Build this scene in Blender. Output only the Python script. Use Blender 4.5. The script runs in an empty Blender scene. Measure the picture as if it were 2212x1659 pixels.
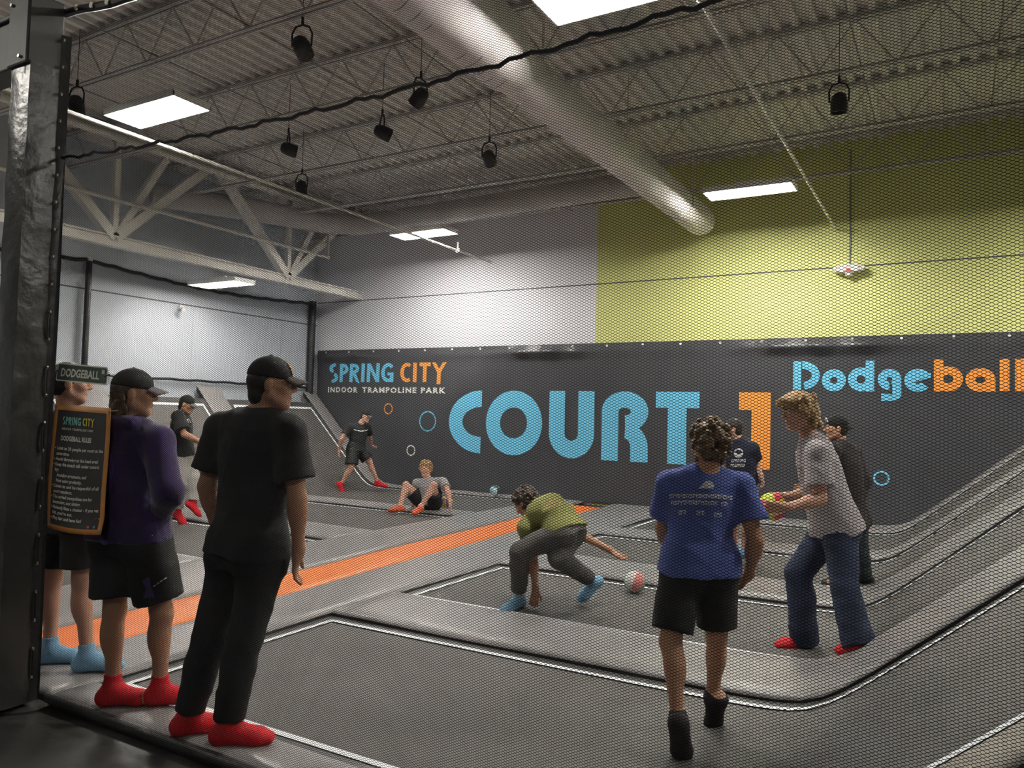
import bpy, bmesh, math, random
import numpy as np
from mathutils import Vector, Matrix
random.seed(7)
rng = np.random.default_rng(11)
SC = bpy.context.scene
COL = SC.collection
PI = math.pi

# ---------------------------------------------------------------- camera
cd = bpy.data.cameras.new('camera')
cam = bpy.data.objects.new('camera', cd)
COL.objects.link(cam)
cam.matrix_world = Matrix(((0.86659417, -0.00139088, 0.49901163, 0.0),
                           (0.49834424, -0.04936429, -0.86557275, 0.0),
                           (0.02583726, 0.99877987, -0.04208567, 1.55),
                           (0, 0, 0, 1)))
cd.sensor_width = 36.0
cd.sensor_fit = 'HORIZONTAL'
cd.lens = 1657.0 / 2212.0 * 36.0
cd.clip_start = 0.05
SC.camera = cam

# ---------------------------------------------------------------- world, exposure, lamps
SC.view_settings.view_transform = 'Standard'
SC.view_settings.look = 'None'
SC.view_settings.gamma = 1.0
SC.view_settings.use_curve_mapping = False
SC.view_settings.exposure = 1.4
w = bpy.data.worlds.new('world')
SC.world = w
w.use_nodes = True
w.node_tree.nodes['Background'].inputs[0].default_value = (0.72, 0.76, 0.85, 1)
w.node_tree.nodes['Background'].inputs[1].default_value = 0.05
LAMP_EMIT = 88.0
SC.cycles.max_bounces = 8
SC.cycles.use_denoising = True

# ---------------------------------------------------------------- materials
MATS = {}
def mat(name, col, rough=0.7, metal=0.0, spec=0.5, var=0.0, vscale=8.0, bump=0.0, bscale=60.0, emit=0.0, sheen=0.0, detail=4.0, stretch=None):
    if name in MATS: return MATS[name]
    m = bpy.data.materials.new(name); m.use_nodes = True
    nt = m.node_tree; b = nt.nodes['Principled BSDF']
    c = (col[0], col[1], col[2], 1.0)
    b.inputs['Base Color'].default_value = c
    b.inputs['Roughness'].default_value = rough
    b.inputs['Metallic'].default_value = metal
    b.inputs['Specular IOR Level'].default_value = spec
    if sheen: b.inputs['Sheen Weight'].default_value = sheen
    if emit:
        b.inputs['Emission Color'].default_value = c
        b.inputs['Emission Strength'].default_value = emit
    if var or bump:
        tc = nt.nodes.new('ShaderNodeTexCoord')
        src = tc.outputs['Object']
        if stretch:
            mp = nt.nodes.new('ShaderNodeMapping'); mp.inputs['Scale'].default_value = stretch
            nt.links.new(src, mp.inputs[0]); src = mp.outputs[0]
    if var:
        n = nt.nodes.new('ShaderNodeTexNoise'); n.inputs['Scale'].default_value = vscale; n.inputs['Detail'].default_value = detail
        nt.links.new(src, n.inputs['Vector'])
        r = nt.nodes.new('ShaderNodeValToRGB')
        r.color_ramp.elements[0].position = 0.3; r.color_ramp.elements[1].position = 0.7
        r.color_ramp.elements[0].color = tuple(max(0, x * (1 - var)) for x in col) + (1,)
        r.color_ramp.elements[1].color = tuple(min(1, x * (1 + var)) for x in col) + (1,)
        nt.links.new(n.outputs['Fac'], r.inputs[0]); nt.links.new(r.outputs[0], b.inputs['Base Color'])
    if bump:
        n2 = nt.nodes.new('ShaderNodeTexNoise'); n2.inputs['Scale'].default_value = bscale; n2.inputs['Detail'].default_value = detail
        nt.links.new(src, n2.inputs['Vector'])
        bp = nt.nodes.new('ShaderNodeBump'); bp.inputs['Strength'].default_value = bump; bp.inputs['Distance'].default_value = 0.02
        nt.links.new(n2.outputs['Fac'], bp.inputs['Height']); nt.links.new(bp.outputs[0], b.inputs['Normal'])
    MATS[name] = m
    return m

# ---------------------------------------------------------------- mesh helpers
class MB:
    def __init__(s): s.v = []; s.f = []; s.smooth = False
    def add(s, vs, fs):
        o = len(s.v); s.v += [tuple(v) for v in vs]; s.f += [tuple(i + o for i in f) for f in fs]; return s
    def box(s, x0, x1, y0, y1, z0, z1):
        return s.add([(x0,y0,z0),(x1,y0,z0),(x1,y1,z0),(x0,y1,z0),(x0,y0,z1),(x1,y0,z1),(x1,y1,z1),(x0,y1,z1)],
                     [(0,3,2,1),(4,5,6,7),(0,1,5,4),(1,2,6,5),(2,3,7,6),(3,0,4,7)])
    def tube(s, pts, r, n=10, cap=True, flat=None):
        pts = [Vector(p) for p in pts]; rs = r if hasattr(r, '__len__') else [r] * len(pts)
        t0 = (pts[1] - pts[0]).normalized()
        up = Vector((0,0,1)) if abs(t0.z) < 0.9 else Vector((1,0,0))
        a = t0.cross(up).normalized(); o = len(s.v)
        for i, p in enumerate(pts):
            t = (pts[min(i+1, len(pts)-1)] - pts[max(i-1, 0)]).normalized()
            a = (a - t * a.dot(t)).normalized(); b = t.cross(a)
            for k in range(n):
                w_ = 2*PI*k/n
                s.v.append(tuple(p + (a*math.cos(w_) + b*math.sin(w_)) * rs[i]))
        for i in range(len(pts)-1):
            for k in range(n):
                s.f.append((o+i*n+k, o+i*n+(k+1)%n, o+(i+1)*n+(k+1)%n, o+(i+1)*n+k))
        if cap:
            s.f.append(tuple(o+k for k in range(n))[::-1]); s.f.append(tuple(o+(len(pts)-1)*n+k for k in range(n)))
        return s
    def bar(s, a, b, w_, h_):   # rectangular member from a to b
        a = Vector(a); b = Vector(b); t = (b-a).normalized()
        up = Vector((0,0,1)) if abs(t.z) < 0.95 else Vector((0,1,0))
        x = t.cross(up).normalized()*w_/2; y = x.normalized().cross(t)*h_/2
        vs = [a-x-y, a+x-y, a+x+y, a-x+y, b-x-y, b+x-y, b+x+y, b-x+y]
        return s.add(vs, [(0,1,2,3),(4,7,6,5),(0,4,5,1),(1,5,6,2),(2,6,7,3),(3,7,4,0)])
    def lathe(s, prof, c=(0,0,0), n=24, axis='z'):
        o = len(s.v); c = Vector(c)
        for (r, h) in prof:
            for k in range(n):
                w_ = 2*PI*k/n; x, y = r*math.cos(w_), r*math.sin(w_)
                p = {'z':(x,y,h),'y':(x,h,y),'x':(h,x,y)}[axis]
                s.v.append(tuple(c + Vector(p)))
        for i in range(len(prof)-1):
            for k in range(n):
                s.f.append((o+i*n+k, o+i*n+(k+1)%n, o+(i+1)*n+(k+1)%n, o+(i+1)*n+k))
        s.f.append(tuple(o+k for k in range(n))[::-1]); s.f.append(tuple(o+(len(prof)-1)*n+k for k in range(n)))
        return s
    def sphere(s, c, r, n=16, sc=(1,1,1)):
        prof = [(max(1e-4, math.sin(PI*i/n))*r, -math.cos(PI*i/n)*r) for i in range(n+1)]
        o = len(s.v); s.lathe(prof, (0,0,0), 2*n)
        for i in range(o, len(s.v)):
            p = s.v[i]; s.v[i] = (c[0]+p[0]*sc[0], c[1]+p[1]*sc[1], c[2]+p[2]*sc[2])
        return s
    def grid(s, P):   # P[i][j] points
        o = len(s.v); ni = len(P); nj = len(P[0])
        for r in P: s.v += [tuple(p) for p in r]
        for i in range(ni-1):
            for j in range(nj-1):
                s.f.append((o+i*nj+j, o+(i+1)*nj+j, o+(i+1)*nj+j+1, o+i*nj+j+1))
        return s
    def build(s, name, m, parent=None, smooth=False, bevel=0, angle=40):
        me = bpy.data.meshes.new(name); me.from_pydata(s.v, [], s.f); me.update()
        o = bpy.data.objects.new(name, me); COL.objects.link(o)
        for mm in (m if isinstance(m, (list, tuple)) else [m]): me.materials.append(mm)
        bm = bmesh.new(); bm.from_mesh(me); bmesh.ops.recalc_face_normals(bm, faces=bm.faces); bm.to_mesh(me); bm.free()
        if smooth:
            for p in me.polygons: p.use_smooth = True
            if angle:
                me.set_sharp_from_angle(angle=math.radians(angle))
        if bevel:
            md = o.modifiers.new('bevel', 'BEVEL'); md.width = bevel; md.segments = 2; md.limit_method = 'ANGLE'
        if parent is not None: o.parent = parent
        return o
def np_mesh(name, V, F, m, parent=None, smooth=False):
    me = bpy.data.meshes.new(name); V = np.asarray(V, np.float32); F = np.asarray(F, np.int32)
    me.vertices.add(len(V)); me.vertices.foreach_set('co', V.ravel())
    k = F.shape[1]
    me.loops.add(F.size); me.loops.foreach_set('vertex_index', F.ravel())
    me.polygons.add(len(F)); me.polygons.foreach_set('loop_start', np.arange(0, F.size, k, dtype=np.int32))
    try: me.polygons.foreach_set('loop_total', np.full(len(F), k, np.int32))
    except Exception: pass
    if smooth: me.polygons.foreach_set('use_smooth', np.ones(len(F), bool))
    me.update(calc_edges=True)
    o = bpy.data.objects.new(name, me); COL.objects.link(o)
    if m: me.materials.append(m)
    if parent is not None: o.parent = parent
    return o
def tag(o, label, cat, group=None, kind=None):
    o['label'] = label; o['category'] = cat
    if group: o['group'] = group
    if kind: o['kind'] = kind
    return o
def struct(o, label=None):
    o['kind'] = 'structure'
    if label: o['label'] = label
    return o
def thing(name, label, cat, loc=(0,0,0), group=None):
    o = bpy.data.objects.new(name, None); COL.objects.link(o); o.location = loc
    o.empty_display_size = 0.1
    return tag(o, label, cat, group)
def under(child, root):     # parent keeping the world place
    child.parent = root
    child.matrix_parent_inverse = Matrix.Translation(-Vector(root.location))
    return child
def dup(root, loc, label=None):
    r = root.copy(); COL.objects.link(r); r.location = loc
    if label: r['label'] = label
    for ch in list(root.children):
        c = ch.copy(); COL.objects.link(c); c.parent = r
        for g in list(ch.children):
            d = g.copy(); COL.objects.link(d); d.parent = c
    return r
# ================================================================ SETTING
WX0, WX1, WY0, WY1, DECK = -13.02, 11.0, -7.0, 13.3, 6.18
wall_grey = mat('wall_paint_grey', (0.80, 0.80, 0.84), 0.75, var=0.03, vscale=1.5)
wall_blue = mat('wall_paint_blue_grey', (0.50, 0.54, 0.59), 0.75, var=0.03, vscale=1.2)
def two_tone():
    m = mat('wall_paint_two_tone', (0.8, 0.8, 0.84), 0.7)
    nt = m.node_tree; b = nt.nodes['Principled BSDF']
    tc = nt.nodes.new('ShaderNodeTexCoord'); sx = nt.nodes.new('ShaderNodeSeparateXYZ')
    nt.links.new(tc.outputs['Object'], sx.inputs[0])
    st = nt.nodes.new('ShaderNodeMath'); st.operation = 'GREATER_THAN'; st.inputs[1].default_value = -5.87
    nt.links.new(sx.outputs[0], st.inputs[0])
    mx = nt.nodes.new('ShaderNodeMix'); mx.data_type = 'RGBA'
    mx.inputs[6].default_value = (0.80, 0.80, 0.85, 1); mx.inputs[7].default_value = (0.70, 0.73, 0.28, 1)
    nt.links.new(st.outputs[0], mx.inputs[0]); nt.links.new(mx.outputs[2], b.inputs['Base Color'])
    return m
struct(MB().box(WX0-0.2, WX1+0.2, WY1, WY1+0.2, -0.3, DECK+0.2).build('wall_back', two_tone()), 'tall back wall painted light grey and lime green')
struct(MB().box(WX0-0.2, WX0, WY0, WY1, -0.3, DECK+0.2).build('wall_left', wall_blue), 'blue grey left wall')
struct(MB().box(WX1, WX1+0.2, WY0, WY1, -0.3, DECK+0.2).build('wall_right', wall_blue))
struct(MB().box(WX0-0.2, WX1+0.2, WY0-0.2, WY0, -0.3, DECK+0.2).build('wall_front', wall_blue))
foam = mat('black_foam_floor', (0.030, 0.028, 0.027), 0.55, var=0.25, vscale=3, bump=0.15, bscale=14)
struct(MB().box(WX0, WX1, WY0, WY1, -0.30, -0.07).build('floor', foam), 'black foam floor in front of the court')
# fluted metal deck
xs = []; z_ = []
x = WX0
P0 = []
while x < WX1:
    for dx, dz in ((0, 0), (0.075, 0), (0.095, 0.055), (0.18, 0.055)):
        P0.append((x+dx, DECK-0.055+dz))
    x += 0.2
mb = MB().grid([[(px, WY0, pz), (px, WY1, pz)] for px, pz in P0])
deck = mat('painted_metal_deck', (0.66, 0.64, 0.61), 0.6, var=0.05, vscale=0.7)
struct(mb.build('ceiling', deck), 'fluted metal roof deck')
# grooves in the walls
gm = mat('groove_dark', (0.12, 0.12, 0.13), 0.8)
struct(MB().box(WX0, WX1, WY1-0.006, WY1, 4.085, 4.105).build('trim_1', gm))
struct(MB().box(WX0, WX0+0.006, WY0, WY1, 3.55, 3.575).build('trim_2', gm))
mbv = MB()
for yy in (7.6, 9.9, 12.2): mbv.box(WX0, WX0+0.005, yy, yy+0.012, 2.0, 3.55)
struct(mbv.build('trim_3', mat('groove_soft', (0.4, 0.42, 0.45), 0.8)))

# ---------------------------------------------------------------- roof steel
steel = mat('white_painted_steel', (0.70, 0.68, 0.63), 0.5, var=0.05, vscale=2)
steel_d = mat('grey_painted_steel', (0.54, 0.52, 0.50), 0.55, var=0.05, vscale=2)
JX0, JX1 = WX0, 7.0
def joist_parts(root):
    t = MB(); t.box(JX0, JX1, -0.055, -0.012, -0.10, -0.055).box(JX0, JX1, 0.012, 0.055, -0.10, -0.055).box(JX0, JX1, -0.055, 0.055, -0.055, -0.046)
    t.build('top_chord', steel_d, root)
    c = MB(); c.box(JX0, JX1, -0.055, -0.012, -0.68, -0.67).box(JX0, JX1, 0.012, 0.055, -0.68, -0.67).box(JX0, JX1, -0.016, -0.01, -0.68, -0.63).box(JX0, JX1, 0.01, 0.016, -0.68, -0.63)
    c.build('bottom_chord', steel_d, root)
    wb = MB(); x = JX0+0.3
    while x < JX1-0.9:
        wb.tube([(x, 0, -0.09), (x+0.42, 0, -0.66)], 0.011, 6); wb.tube([(x+0.42, 0, -0.66), (x+0.84, 0, -0.09)], 0.011, 6); x += 0.84
    wb.build('web', steel_d, root)
jl = ['open web roof joist nearest the viewer', 'open web roof joist passing over the left foreground lamp', 'open web roof joist just beyond the left foreground lamp',
      'open web roof joist through the middle of the ceiling', 'open web roof joist over the two far lamps', 'open web roof joist along the top of the back wall']
j0 = None
for yy, lb in zip((3.5, 5.4, 7.25, 9.15, 11.0, 12.9), jl):
    if j0 is None:
        j0 = thing('roof_joist', lb, 'roof joist', (0, yy, DECK), 'roof joists'); joist_parts(j0)
    else: dup(j0, (0, yy, DECK), lb)
# girder truss along the left
TX = -11.7
tr = thing('roof_truss', 'heavy white girder truss along the left side', 'truss', (TX, 6, 4.2))
def tpart(nm, mb, m=steel): return under(mb.build(nm, m), tr)
tpart('bottom_chord', MB().box(TX-0.08, TX+0.08, -5, 13.3, 4.10, 4.13).box(TX-0.03, TX+0.03, -5, 13.3, 4.13, 4.28).box(TX+0.03, TX+0.08, -5, 13.3, 4.255, 4.28))
tpart('top_chord', MB().box(TX-0.07, TX+0.07, -5, 13.3, 5.90, 6.02))
for yb in (3.65, 7.36, 11.07):
    for yt in (yb-1.78, yb+1.78):
        tpart('diagonal_web', MB().bar((TX, yb, 4.24), (TX, yt, 5.95), 0.15, 0.15))
    tpart('vertical_web', MB().bar((TX, yb, 4.24), (TX, yb, 5.95), 0.09, 0.09))
    tpart('secondary_web', MB().bar((TX, yb, 4.24), (TX, yb+0.95, 5.95), 0.11, 0.11))
# pipes
pipe_m = mat('white_pipe', (0.68, 0.66, 0.60), 0.35)
p = MB().tube([(TX+0.16, -4, 5.82), (TX+0.16, 13.25, 5.82)], 0.06, 12)
for yy in (6.6, 10.2, 12.4): p.tube([(TX+0.16, yy, 5.82), (TX+0.16, yy, 6.05)], 0.02, 8)
tag(p.build('sprinkler_main', pipe_m, smooth=True), 'thick white pipe running along the top of the girder truss', 'pipe')
p = MB().tube([(TX+0.1, -4, 4.84), (TX+0.1, 12.1, 4.84)], 0.03, 10).tube([(TX+0.1, 12.1, 4.82), (TX+0.1, 12.1, 5.5)], 0.022, 10).sphere((TX+0.1, 12.1, 4.84), 0.045, 8)
tag(p.build('branch_pipe', pipe_m, smooth=True), 'thin white pipe with an upright end crossing the truss webs', 'pipe')
p = MB().tube([(-1.66, -2, 4.72), (-1.66, 13.28, 4.72)], 0.019, 8)
for yy in (5.6, 8.0, 10.6): p.sphere((-1.66, yy, 4.75), 0.04, 8).tube([(-1.66, yy, 4.74), (-1.66, yy, 6.1)], 0.006, 6)
tag(p.build('conduit', pipe_m, smooth=True), 'slim white conduit running to the lime wall at the right', 'pipe')
p = MB().tube([(-8.25, 2.0, 4.70), (-8.25, 13.3, 4.70)], 0.022, 8).sphere((-8.25, 12.1, 4.70), 0.05, 8).tube([(-8.25, 12.1, 4.70), (-8.25, 12.1, 4.86)], 0.015, 6)
for yy in (7.3, 9.2): p.tube([(-8.25, yy, 4.70), (-8.25, yy, 6.1)], 0.006, 6)
tag(p.build('conduit', pipe_m, smooth=True), 'slim white conduit under the lamp on the grey wall', 'pipe')
p = MB().tube([(-1.45, 13.284, 6.0), (-1.45, 13.284, 4.08)], 0.016, 8)
tag(p.build('conduit', mat('grey_conduit', (0.35, 0.36, 0.33), 0.5), smooth=True), 'upright conduit on the lime wall above the white alarm', 'pipe')
st = MB().box(-1.60, -1.30, 13.10, 13.27, 3.98, 4.10).lathe([(0.05, -0.06), (0.06, 0.0)], (-1.45, 13.16, 3.98), 16)
for sx in (-1, 1): st.lathe([(0.045, -0.05), (0.05, 0.05)], (-1.45+sx*0.19, 13.17, 4.04), 12, 'y')
so = tag(st.build('wall_alarm', mat('white_plastic', (0.75, 0.73, 0.70), 0.4), bevel=0.008), 'small white alarm box with round ends on the lime wall', 'alarm')
MB().box(-1.48, -1.42, 13.085, 13.105, 3.99, 4.03).build('red_lens', mat('red_lens', (0.75, 0.08, 0.05), 0.3), so)

# ---------------------------------------------------------------- air ducts
duct_m = mat('white_fabric_duct', (0.74, 0.71, 0.70), 0.6, var=0.03, vscale=1.5)
DXc, DZc, DR = -3.76, 4.97, 0.245
d = thing('air_duct', 'long round white air duct hanging over the court with rounded end', 'air duct', (DXc, 9, DZc))
epath = [(DXc+0.02, 0.8, DZc+0.10), (DXc+0.06, 2.4, DZc+0.07), (DXc+0.08, 4.0, DZc+0.04), (DXc+0.09, 5.2, DZc+0.01), (DXc+0.08, 5.8, DZc), (DXc+0.04, 6.12, DZc), (DXc+0.01, 6.3, DZc), (DXc, 6.42, DZc)]
under(MB().tube(epath, [0.345, 0.345, 0.345, 0.345, 0.335, 0.305, 0.27, DR], 32, False).build('gored_section', duct_m, smooth=True, angle=80), d)
for i in range(12):
    y = 6.05-0.17*i; t_ = min(1, (6.05-y)/0.4); x = DXc+0.05+0.035*t_
    under(MB().tube([(x, y, DZc+0.003*i), (x-0.003, y-0.008, DZc+0.003*i)], 0.318+0.026*t_+0.004, 32, False).build('seam', mat('duct_seam', (0.22, 0.21, 0.20), 0.7)), d)
prof = [(DR, 6.38), (DR, 12.70), (DR*0.97, 12.86), (DR*0.85, 12.97), (DR*0.6, 13.05), (0.01, 13.08)]
under(MB().lathe(prof, (DXc, 0, DZc), 36, 'y').build('tube', duct_m, smooth=True, angle=80), d)
under(MB().lathe([(DR+0.012, 11.55), (DR+0.012, 11.62)], (DXc, 0, DZc), 36, 'y').build('band', steel_d, smooth=True), d)
for yy in (6.9, 9.3, 12.2):
    under(MB().tube([(DXc+0.05, yy, DZc+DR-0.02), (DXc+0.05, yy, DECK-0.02)], 0.012, 6).build('hanger', pipe_m), d)
d2 = thing('air_duct', 'grey round duct running across in front of the grey back wall', 'air duct', (-8, 12.2, 5.52))
path = [(-4.6, 12.3, 5.60), (-7, 12.3, 5.57), (-10.2, 12.3, 5.52), (-10.75, 12.22, 5.50), (-11.15, 11.95, 5.48), (-11.4, 11.5, 5.45), (-11.6, 10.6, 5.42), (-12.6, 8.6, 5.4)]
duct_g = mat('grey_duct', (0.46, 0.44, 0.43), 0.6, var=0.04, vscale=1.5)
under(MB().tube(path, 0.215, 24).build('tube', duct_g, smooth=True, angle=80), d2)
for xx in (-6.2, -9.4):
    under(MB().tube([(xx, 12.3, 5.7), (xx, 12.3, DECK-0.02)], 0.01, 6).build('hanger', pipe_m), d2)

# ---------------------------------------------------------------- lamps
lamp_on = mat('lamp_diffuser', (1.0, 0.97, 0.90), 0.5, emit=LAMP_EMIT)
white_steel = mat('white_lamp_housing', (0.88, 0.88, 0.86), 0.4)
lamp_dim = mat('lamp_diffuser_soft', (1.0, 0.96, 0.88), 0.5, emit=LAMP_EMIT*0.5)
def make_lamp(lb, loc, dm=None):
    r = thing('ceiling_lamp', lb, 'lamp', loc, 'high bay lamps')
    h = MB().box(-0.63, 0.63, -0.24, 0.24, 0.05, 0.075).box(-0.63, -0.615, -0.24, 0.24, 0.0, 0.05).box(0.615, 0.63, -0.24, 0.24, 0.0, 0.05)
    h.box(-0.63, 0.63, -0.24, -0.228, 0.0, 0.05).box(-0.63, 0.63, 0.228, 0.24, 0.0, 0.05).box(-0.2, 0.2, -0.1, 0.1, 0.075, 0.14)
    h.build('housing', white_steel, r)
    for i in range(6):
        MB().tube([(-0.60, -0.185+0.074*i, 0.022), (0.60, -0.185+0.074*i, 0.022)], 0.012, 8).build('glowing_tube', dm or lamp_on, r)
    for i in range(5):
        MB().box(-0.612, 0.612, -0.150+0.074*i, -0.146+0.074*i, 0.012, 0.05).build('reflector_fin', white_steel, r)
    for sx in (-0.55, 0.55):
        MB().tube([(sx, 0, 0.075), (sx*0.9, 0, DECK-0.1-loc[2])], 0.004, 5).build('hanger_wire', pipe_m, r)
    return r
make_lamp('bright long lamp over the thick pipe at the upper left', (-7.82, 5.35, 4.87))
make_lamp('bright lamp cut by the top edge beside the big duct', (-2.30, 5.45, 4.87))
make_lamp('bright lamp in front of the lime green wall', (-2.58, 11.25, 4.90))
make_lamp('bright lamp in front of the grey back wall', (-8.60, 11.45, 4.90))
make_lamp('small far lamp below the girder truss at the left', (-11.55, 9.35, 3.80), lamp_dim)
make_lamp('lamp behind the viewer, to the left', (-7.8, -0.15, 4.87), lamp_dim)
make_lamp('lamp behind the viewer, to the right', (0.6, -3.6, 4.87), lamp_dim)
make_lamp('lamp beyond the right edge of the view, near side', (2.6, 5.4, 4.87))
make_lamp('lamp beyond the right edge of the view, far side', (2.9, 11.2, 4.87))
rod0 = None
for k, (xx, lb) in enumerate(((-9.6, 'thin dark bridging rod between the joists, nearest the girder truss'), (-7.9, 'thin dark bridging rod between the joists, second from the girder truss'), (-6.4, 'thin dark bridging rod between the joists, third from the girder truss'), (-5.1, 'thin dark bridging rod just left of the big duct'), (-0.9, 'thin dark bridging rod above the lime wall'), (0.4, 'thin dark bridging rod at the far right of the ceiling'))):
    o = MB().tube([(xx, 1.5, 5.56), (xx, 13.28, 5.56)], 0.009, 6).build('bridging_rod', mat('dark_rod', (0.30, 0.29, 0.28), 0.6)); tag(o, lb, 'rod', 'bridging rods')
sc_ = MB().box(-13.0, -12.94, 9.55, 9.63, 3.45, 3.53).tube([(-12.94, 9.59, 3.49), (-12.86, 9.56, 3.47)], 0.018, 8)
so = tag(sc_.build('security_camera', mat('white_plastic', (0.75, 0.73, 0.70), 0.4)), 'small white security camera high on the left wall', 'camera')
MB().tube([(-12.90, 9.56, 3.46), (-12.76, 9.50, 3.42)], 0.034, 12).build('camera_body', MATS['white_plastic'], so, smooth=True)
# hanging spot heads
blk = mat('black_metal', (0.018, 0.018, 0.022), 0.45)
def make_spot(lb, loc, rot=0.0, tilt=0.4):
    r = thing('spotlight', lb, 'spotlight', loc, 'spotlights hung from the joists')
    r.rotation_euler = (0, 0, rot)
    y_ = MB().tube([(-0.10, 0, 0.0), (-0.105, 0, 0.13), (-0.07, 0, 0.2), (0, 0, 0.22), (0.07, 0, 0.2), (0.105, 0, 0.13), (0.10, 0, 0.0)], 0.010, 8)
    y_.tube([(0, 0, 0.22), (0, 0, 0.30)], 0.015, 8)
    y_.build('yoke', blk, r)
    c, s = math.cos(tilt), math.sin(tilt)
    b = MB().lathe([(0.04, 0.10), (0.075, 0.07), (0.090, 0.0), (0.090, -0.12), (0.082, -0.12), (0.075, -0.08), (0.02, -0.07)], (0, 0, 0), 20)
    b.v = [(x, y*c - z*s, y*s + z*c) for x, y, z in b.v]
    b.build('head', blk, r, smooth=True)
    MB().tube([(0, 0, 0.29), (0, 0, DECK-0.05-loc[2])], 0.004, 6).build('hanging_rod', blk, r)
    return r
for lb, loc, ro, ti in [('black spotlight in front of the lime side of the ceiling', (-1.12, 9.13, 5.17), 0.2, 0.1),
                        ('black spotlight just above the far end of the thick pipe', (-9.16, 8.9, 5.17), 0.3, 0.1),
                        ('black spotlight at the top, left of the big duct', (-5.67, 5.44, 5.2), 0.4, 1.2),
                        ('black spotlight hanging crooked under the black rope', (-5.4, 7.05, 5.25), 1.4, 0.9),
                        ('round faced black spotlight in the middle of the ceiling', (-6.45, 7.63, 5.2), -0.6, 1.3),
                        ('small dangling black spotlight left of the round faced one', (-8.07, 7.56, 5.2), -0.6, 1.4),
                        ('black spotlight nearest the big duct on its left', (-5.70, 9.07, 5.2), 0.3, 1.1),
                        ('black spotlight beside the padded post, above the thick pipe', (-9.24, 5.26, 5.2), 0.3, 0.2)]:
    make_spot(lb, loc, ro, ti)

# ================================================================ COURT
def sp(t, e=0.16): return 0.5*(t+math.sqrt(t*t+e*e))
def surf(x): return 0.883*sp(x+0.65) - 0.883*sp(-40.0) + 0.97*sp(-10.85-x)
vinyl = mat('grey_pad_vinyl', (0.25, 0.24, 0.235), 0.38, var=0.10, vscale=2.5, bump=0.25, bscale=7)
vinyl_k = mat('black_pad_edge', (0.012, 0.012, 0.014), 0.5)
orange = mat('orange_pad_vinyl', (0.88, 0.20, 0.030), 0.45, var=0.06, vscale=3, bump=0.15, bscale=7)
def xlist(x0, x1, e=0.03):
    n = max(3, int((x1-x0)/0.12)); base = [x0+e+(x1-x0-2*e)*i/n for i in range(n+1)]
    return [x0, x0+e*0.35] + base + [x1-e*0.35, x1]
def pad(name, lb, corners, m, group='court safety pads', h=0.0, depth=0.10, cat='pad', two=True):
    # corners: (x0,x1) at y0 and (x0,x1) at y1
    y0, a0, a1, y1, b0, b1 = corners
    us = xlist(0, max(a1-a0, b1-b0)); us = [u/us[-1] for u in us]
    vs = xlist(0, y1-y0); L = y1-y0
    P = []
    for u in us:
        row = []
        for v in vs:
            t = v/L; x = (a0+(b0-a0)*t)*(1-u) + (a1+(b1-a1)*t)*u; y = y0+v
            dd = min(u*(a1-a0), (1-u)*(a1-a0), v, L-v)
            off = -0.028*max(0, 1-dd/0.03)**2
            row.append((x, y, surf(x)+h+off + 0.004*math.sin(3.1*x+1.7*y)))
        P.append(row)
    mb = MB().grid(P); n = len(vs); N = len(us); top = len(mb.f)
    ring = [i*n for i in range(N)] + [(N-1)*n+j for j in range(1, n)] + [i*n+n-1 for i in range(N-2, -1, -1)] + [j for j in range(n-2, 0, -1)]
    o = len(mb.v)
    for r in ring:
        p_ = mb.v[r]; mb.v.append((p_[0], p_[1], p_[2]-depth))
    k = len(ring)
    for i in range(k): mb.f.append((ring[i], ring[(i+1)%k], o+(i+1)%k, o+i))
    ob = mb.build(name, [m, vinyl_k], smooth=True, angle=60)
    if two:
        for i, p_ in enumerate(ob.data.polygons):
            if i >= top: p_.material_index = 1
    return tag(ob, lb, cat, group)
OL = lambda y: -5.43-0.056*(y-3.1)
OR = lambda y: -4.80-0.0607*(y-2.68)
RX, LX, RE, LE = -4.22, -6.65, 1.55, -12.92
pad('court_pad', 'grey front pad under the watchers, along the near edge', (2.42, -4.22, -2.43, 2.68, -4.22, -2.24), vinyl)
pad('court_pad', 'paler front pad at the bottom edge, right of the watchers', (2.42, -2.42, RE, 2.68, -2.23, RE), mat('pale_pad_vinyl', (0.36, 0.33, 0.285), 0.4, var=0.12, vscale=5, bump=0.25, bscale=9))
pad('court_pad', 'grey pad strip between the nearest and second right trampolines', (4.58, RX, RE, 5.38, RX, RE), vinyl)
pad('court_pad', 'grey pad strip between the second and third right trampolines', (7.13, RX, RE, 8.0, RX, RE), vinyl)
pad('court_pad', 'grey pad strip between the third and fourth right trampolines', (9.80, RX, RE, 10.45, RX, RE), vinyl)
pad('court_pad', 'grey pad strip at the foot of the banner, right half', (12.45, RX, RE, 13.22, RX, RE), vinyl)
pad('court_pad', 'grey front pad left of the padded post', (2.42, LE, LX, 2.68, LE, LX), vinyl)
pad('court_pad', 'grey pad strip beyond the nearest left trampoline', (4.58, LE, LX, 5.38, LE, LX), vinyl)
pad('court_pad', 'grey pad strip between the second and third left trampolines', (7.15, LE, LX, 8.0, LE, LX), vinyl)
pad('court_pad', 'grey pad strip where the seated boy rests', (9.98, LE, LX, 10.5, LE, LX), vinyl)
pad('court_pad', 'grey pad strip at the foot of the banner, left half', (12.85, LE, LX, 13.22, LE, LX), vinyl)
pad('court_pad', 'long grey pad along the right side of the orange stripe', (2.42, OR(2.42), RX, 13.22, OR(13.2), RX), vinyl)
pad('court_pad', 'long grey pad along the left side of the orange stripe', (2.42, LX, OL(2.42)-0.01, 13.22, LX, OL(13.2)-0.01), vinyl)
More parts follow.
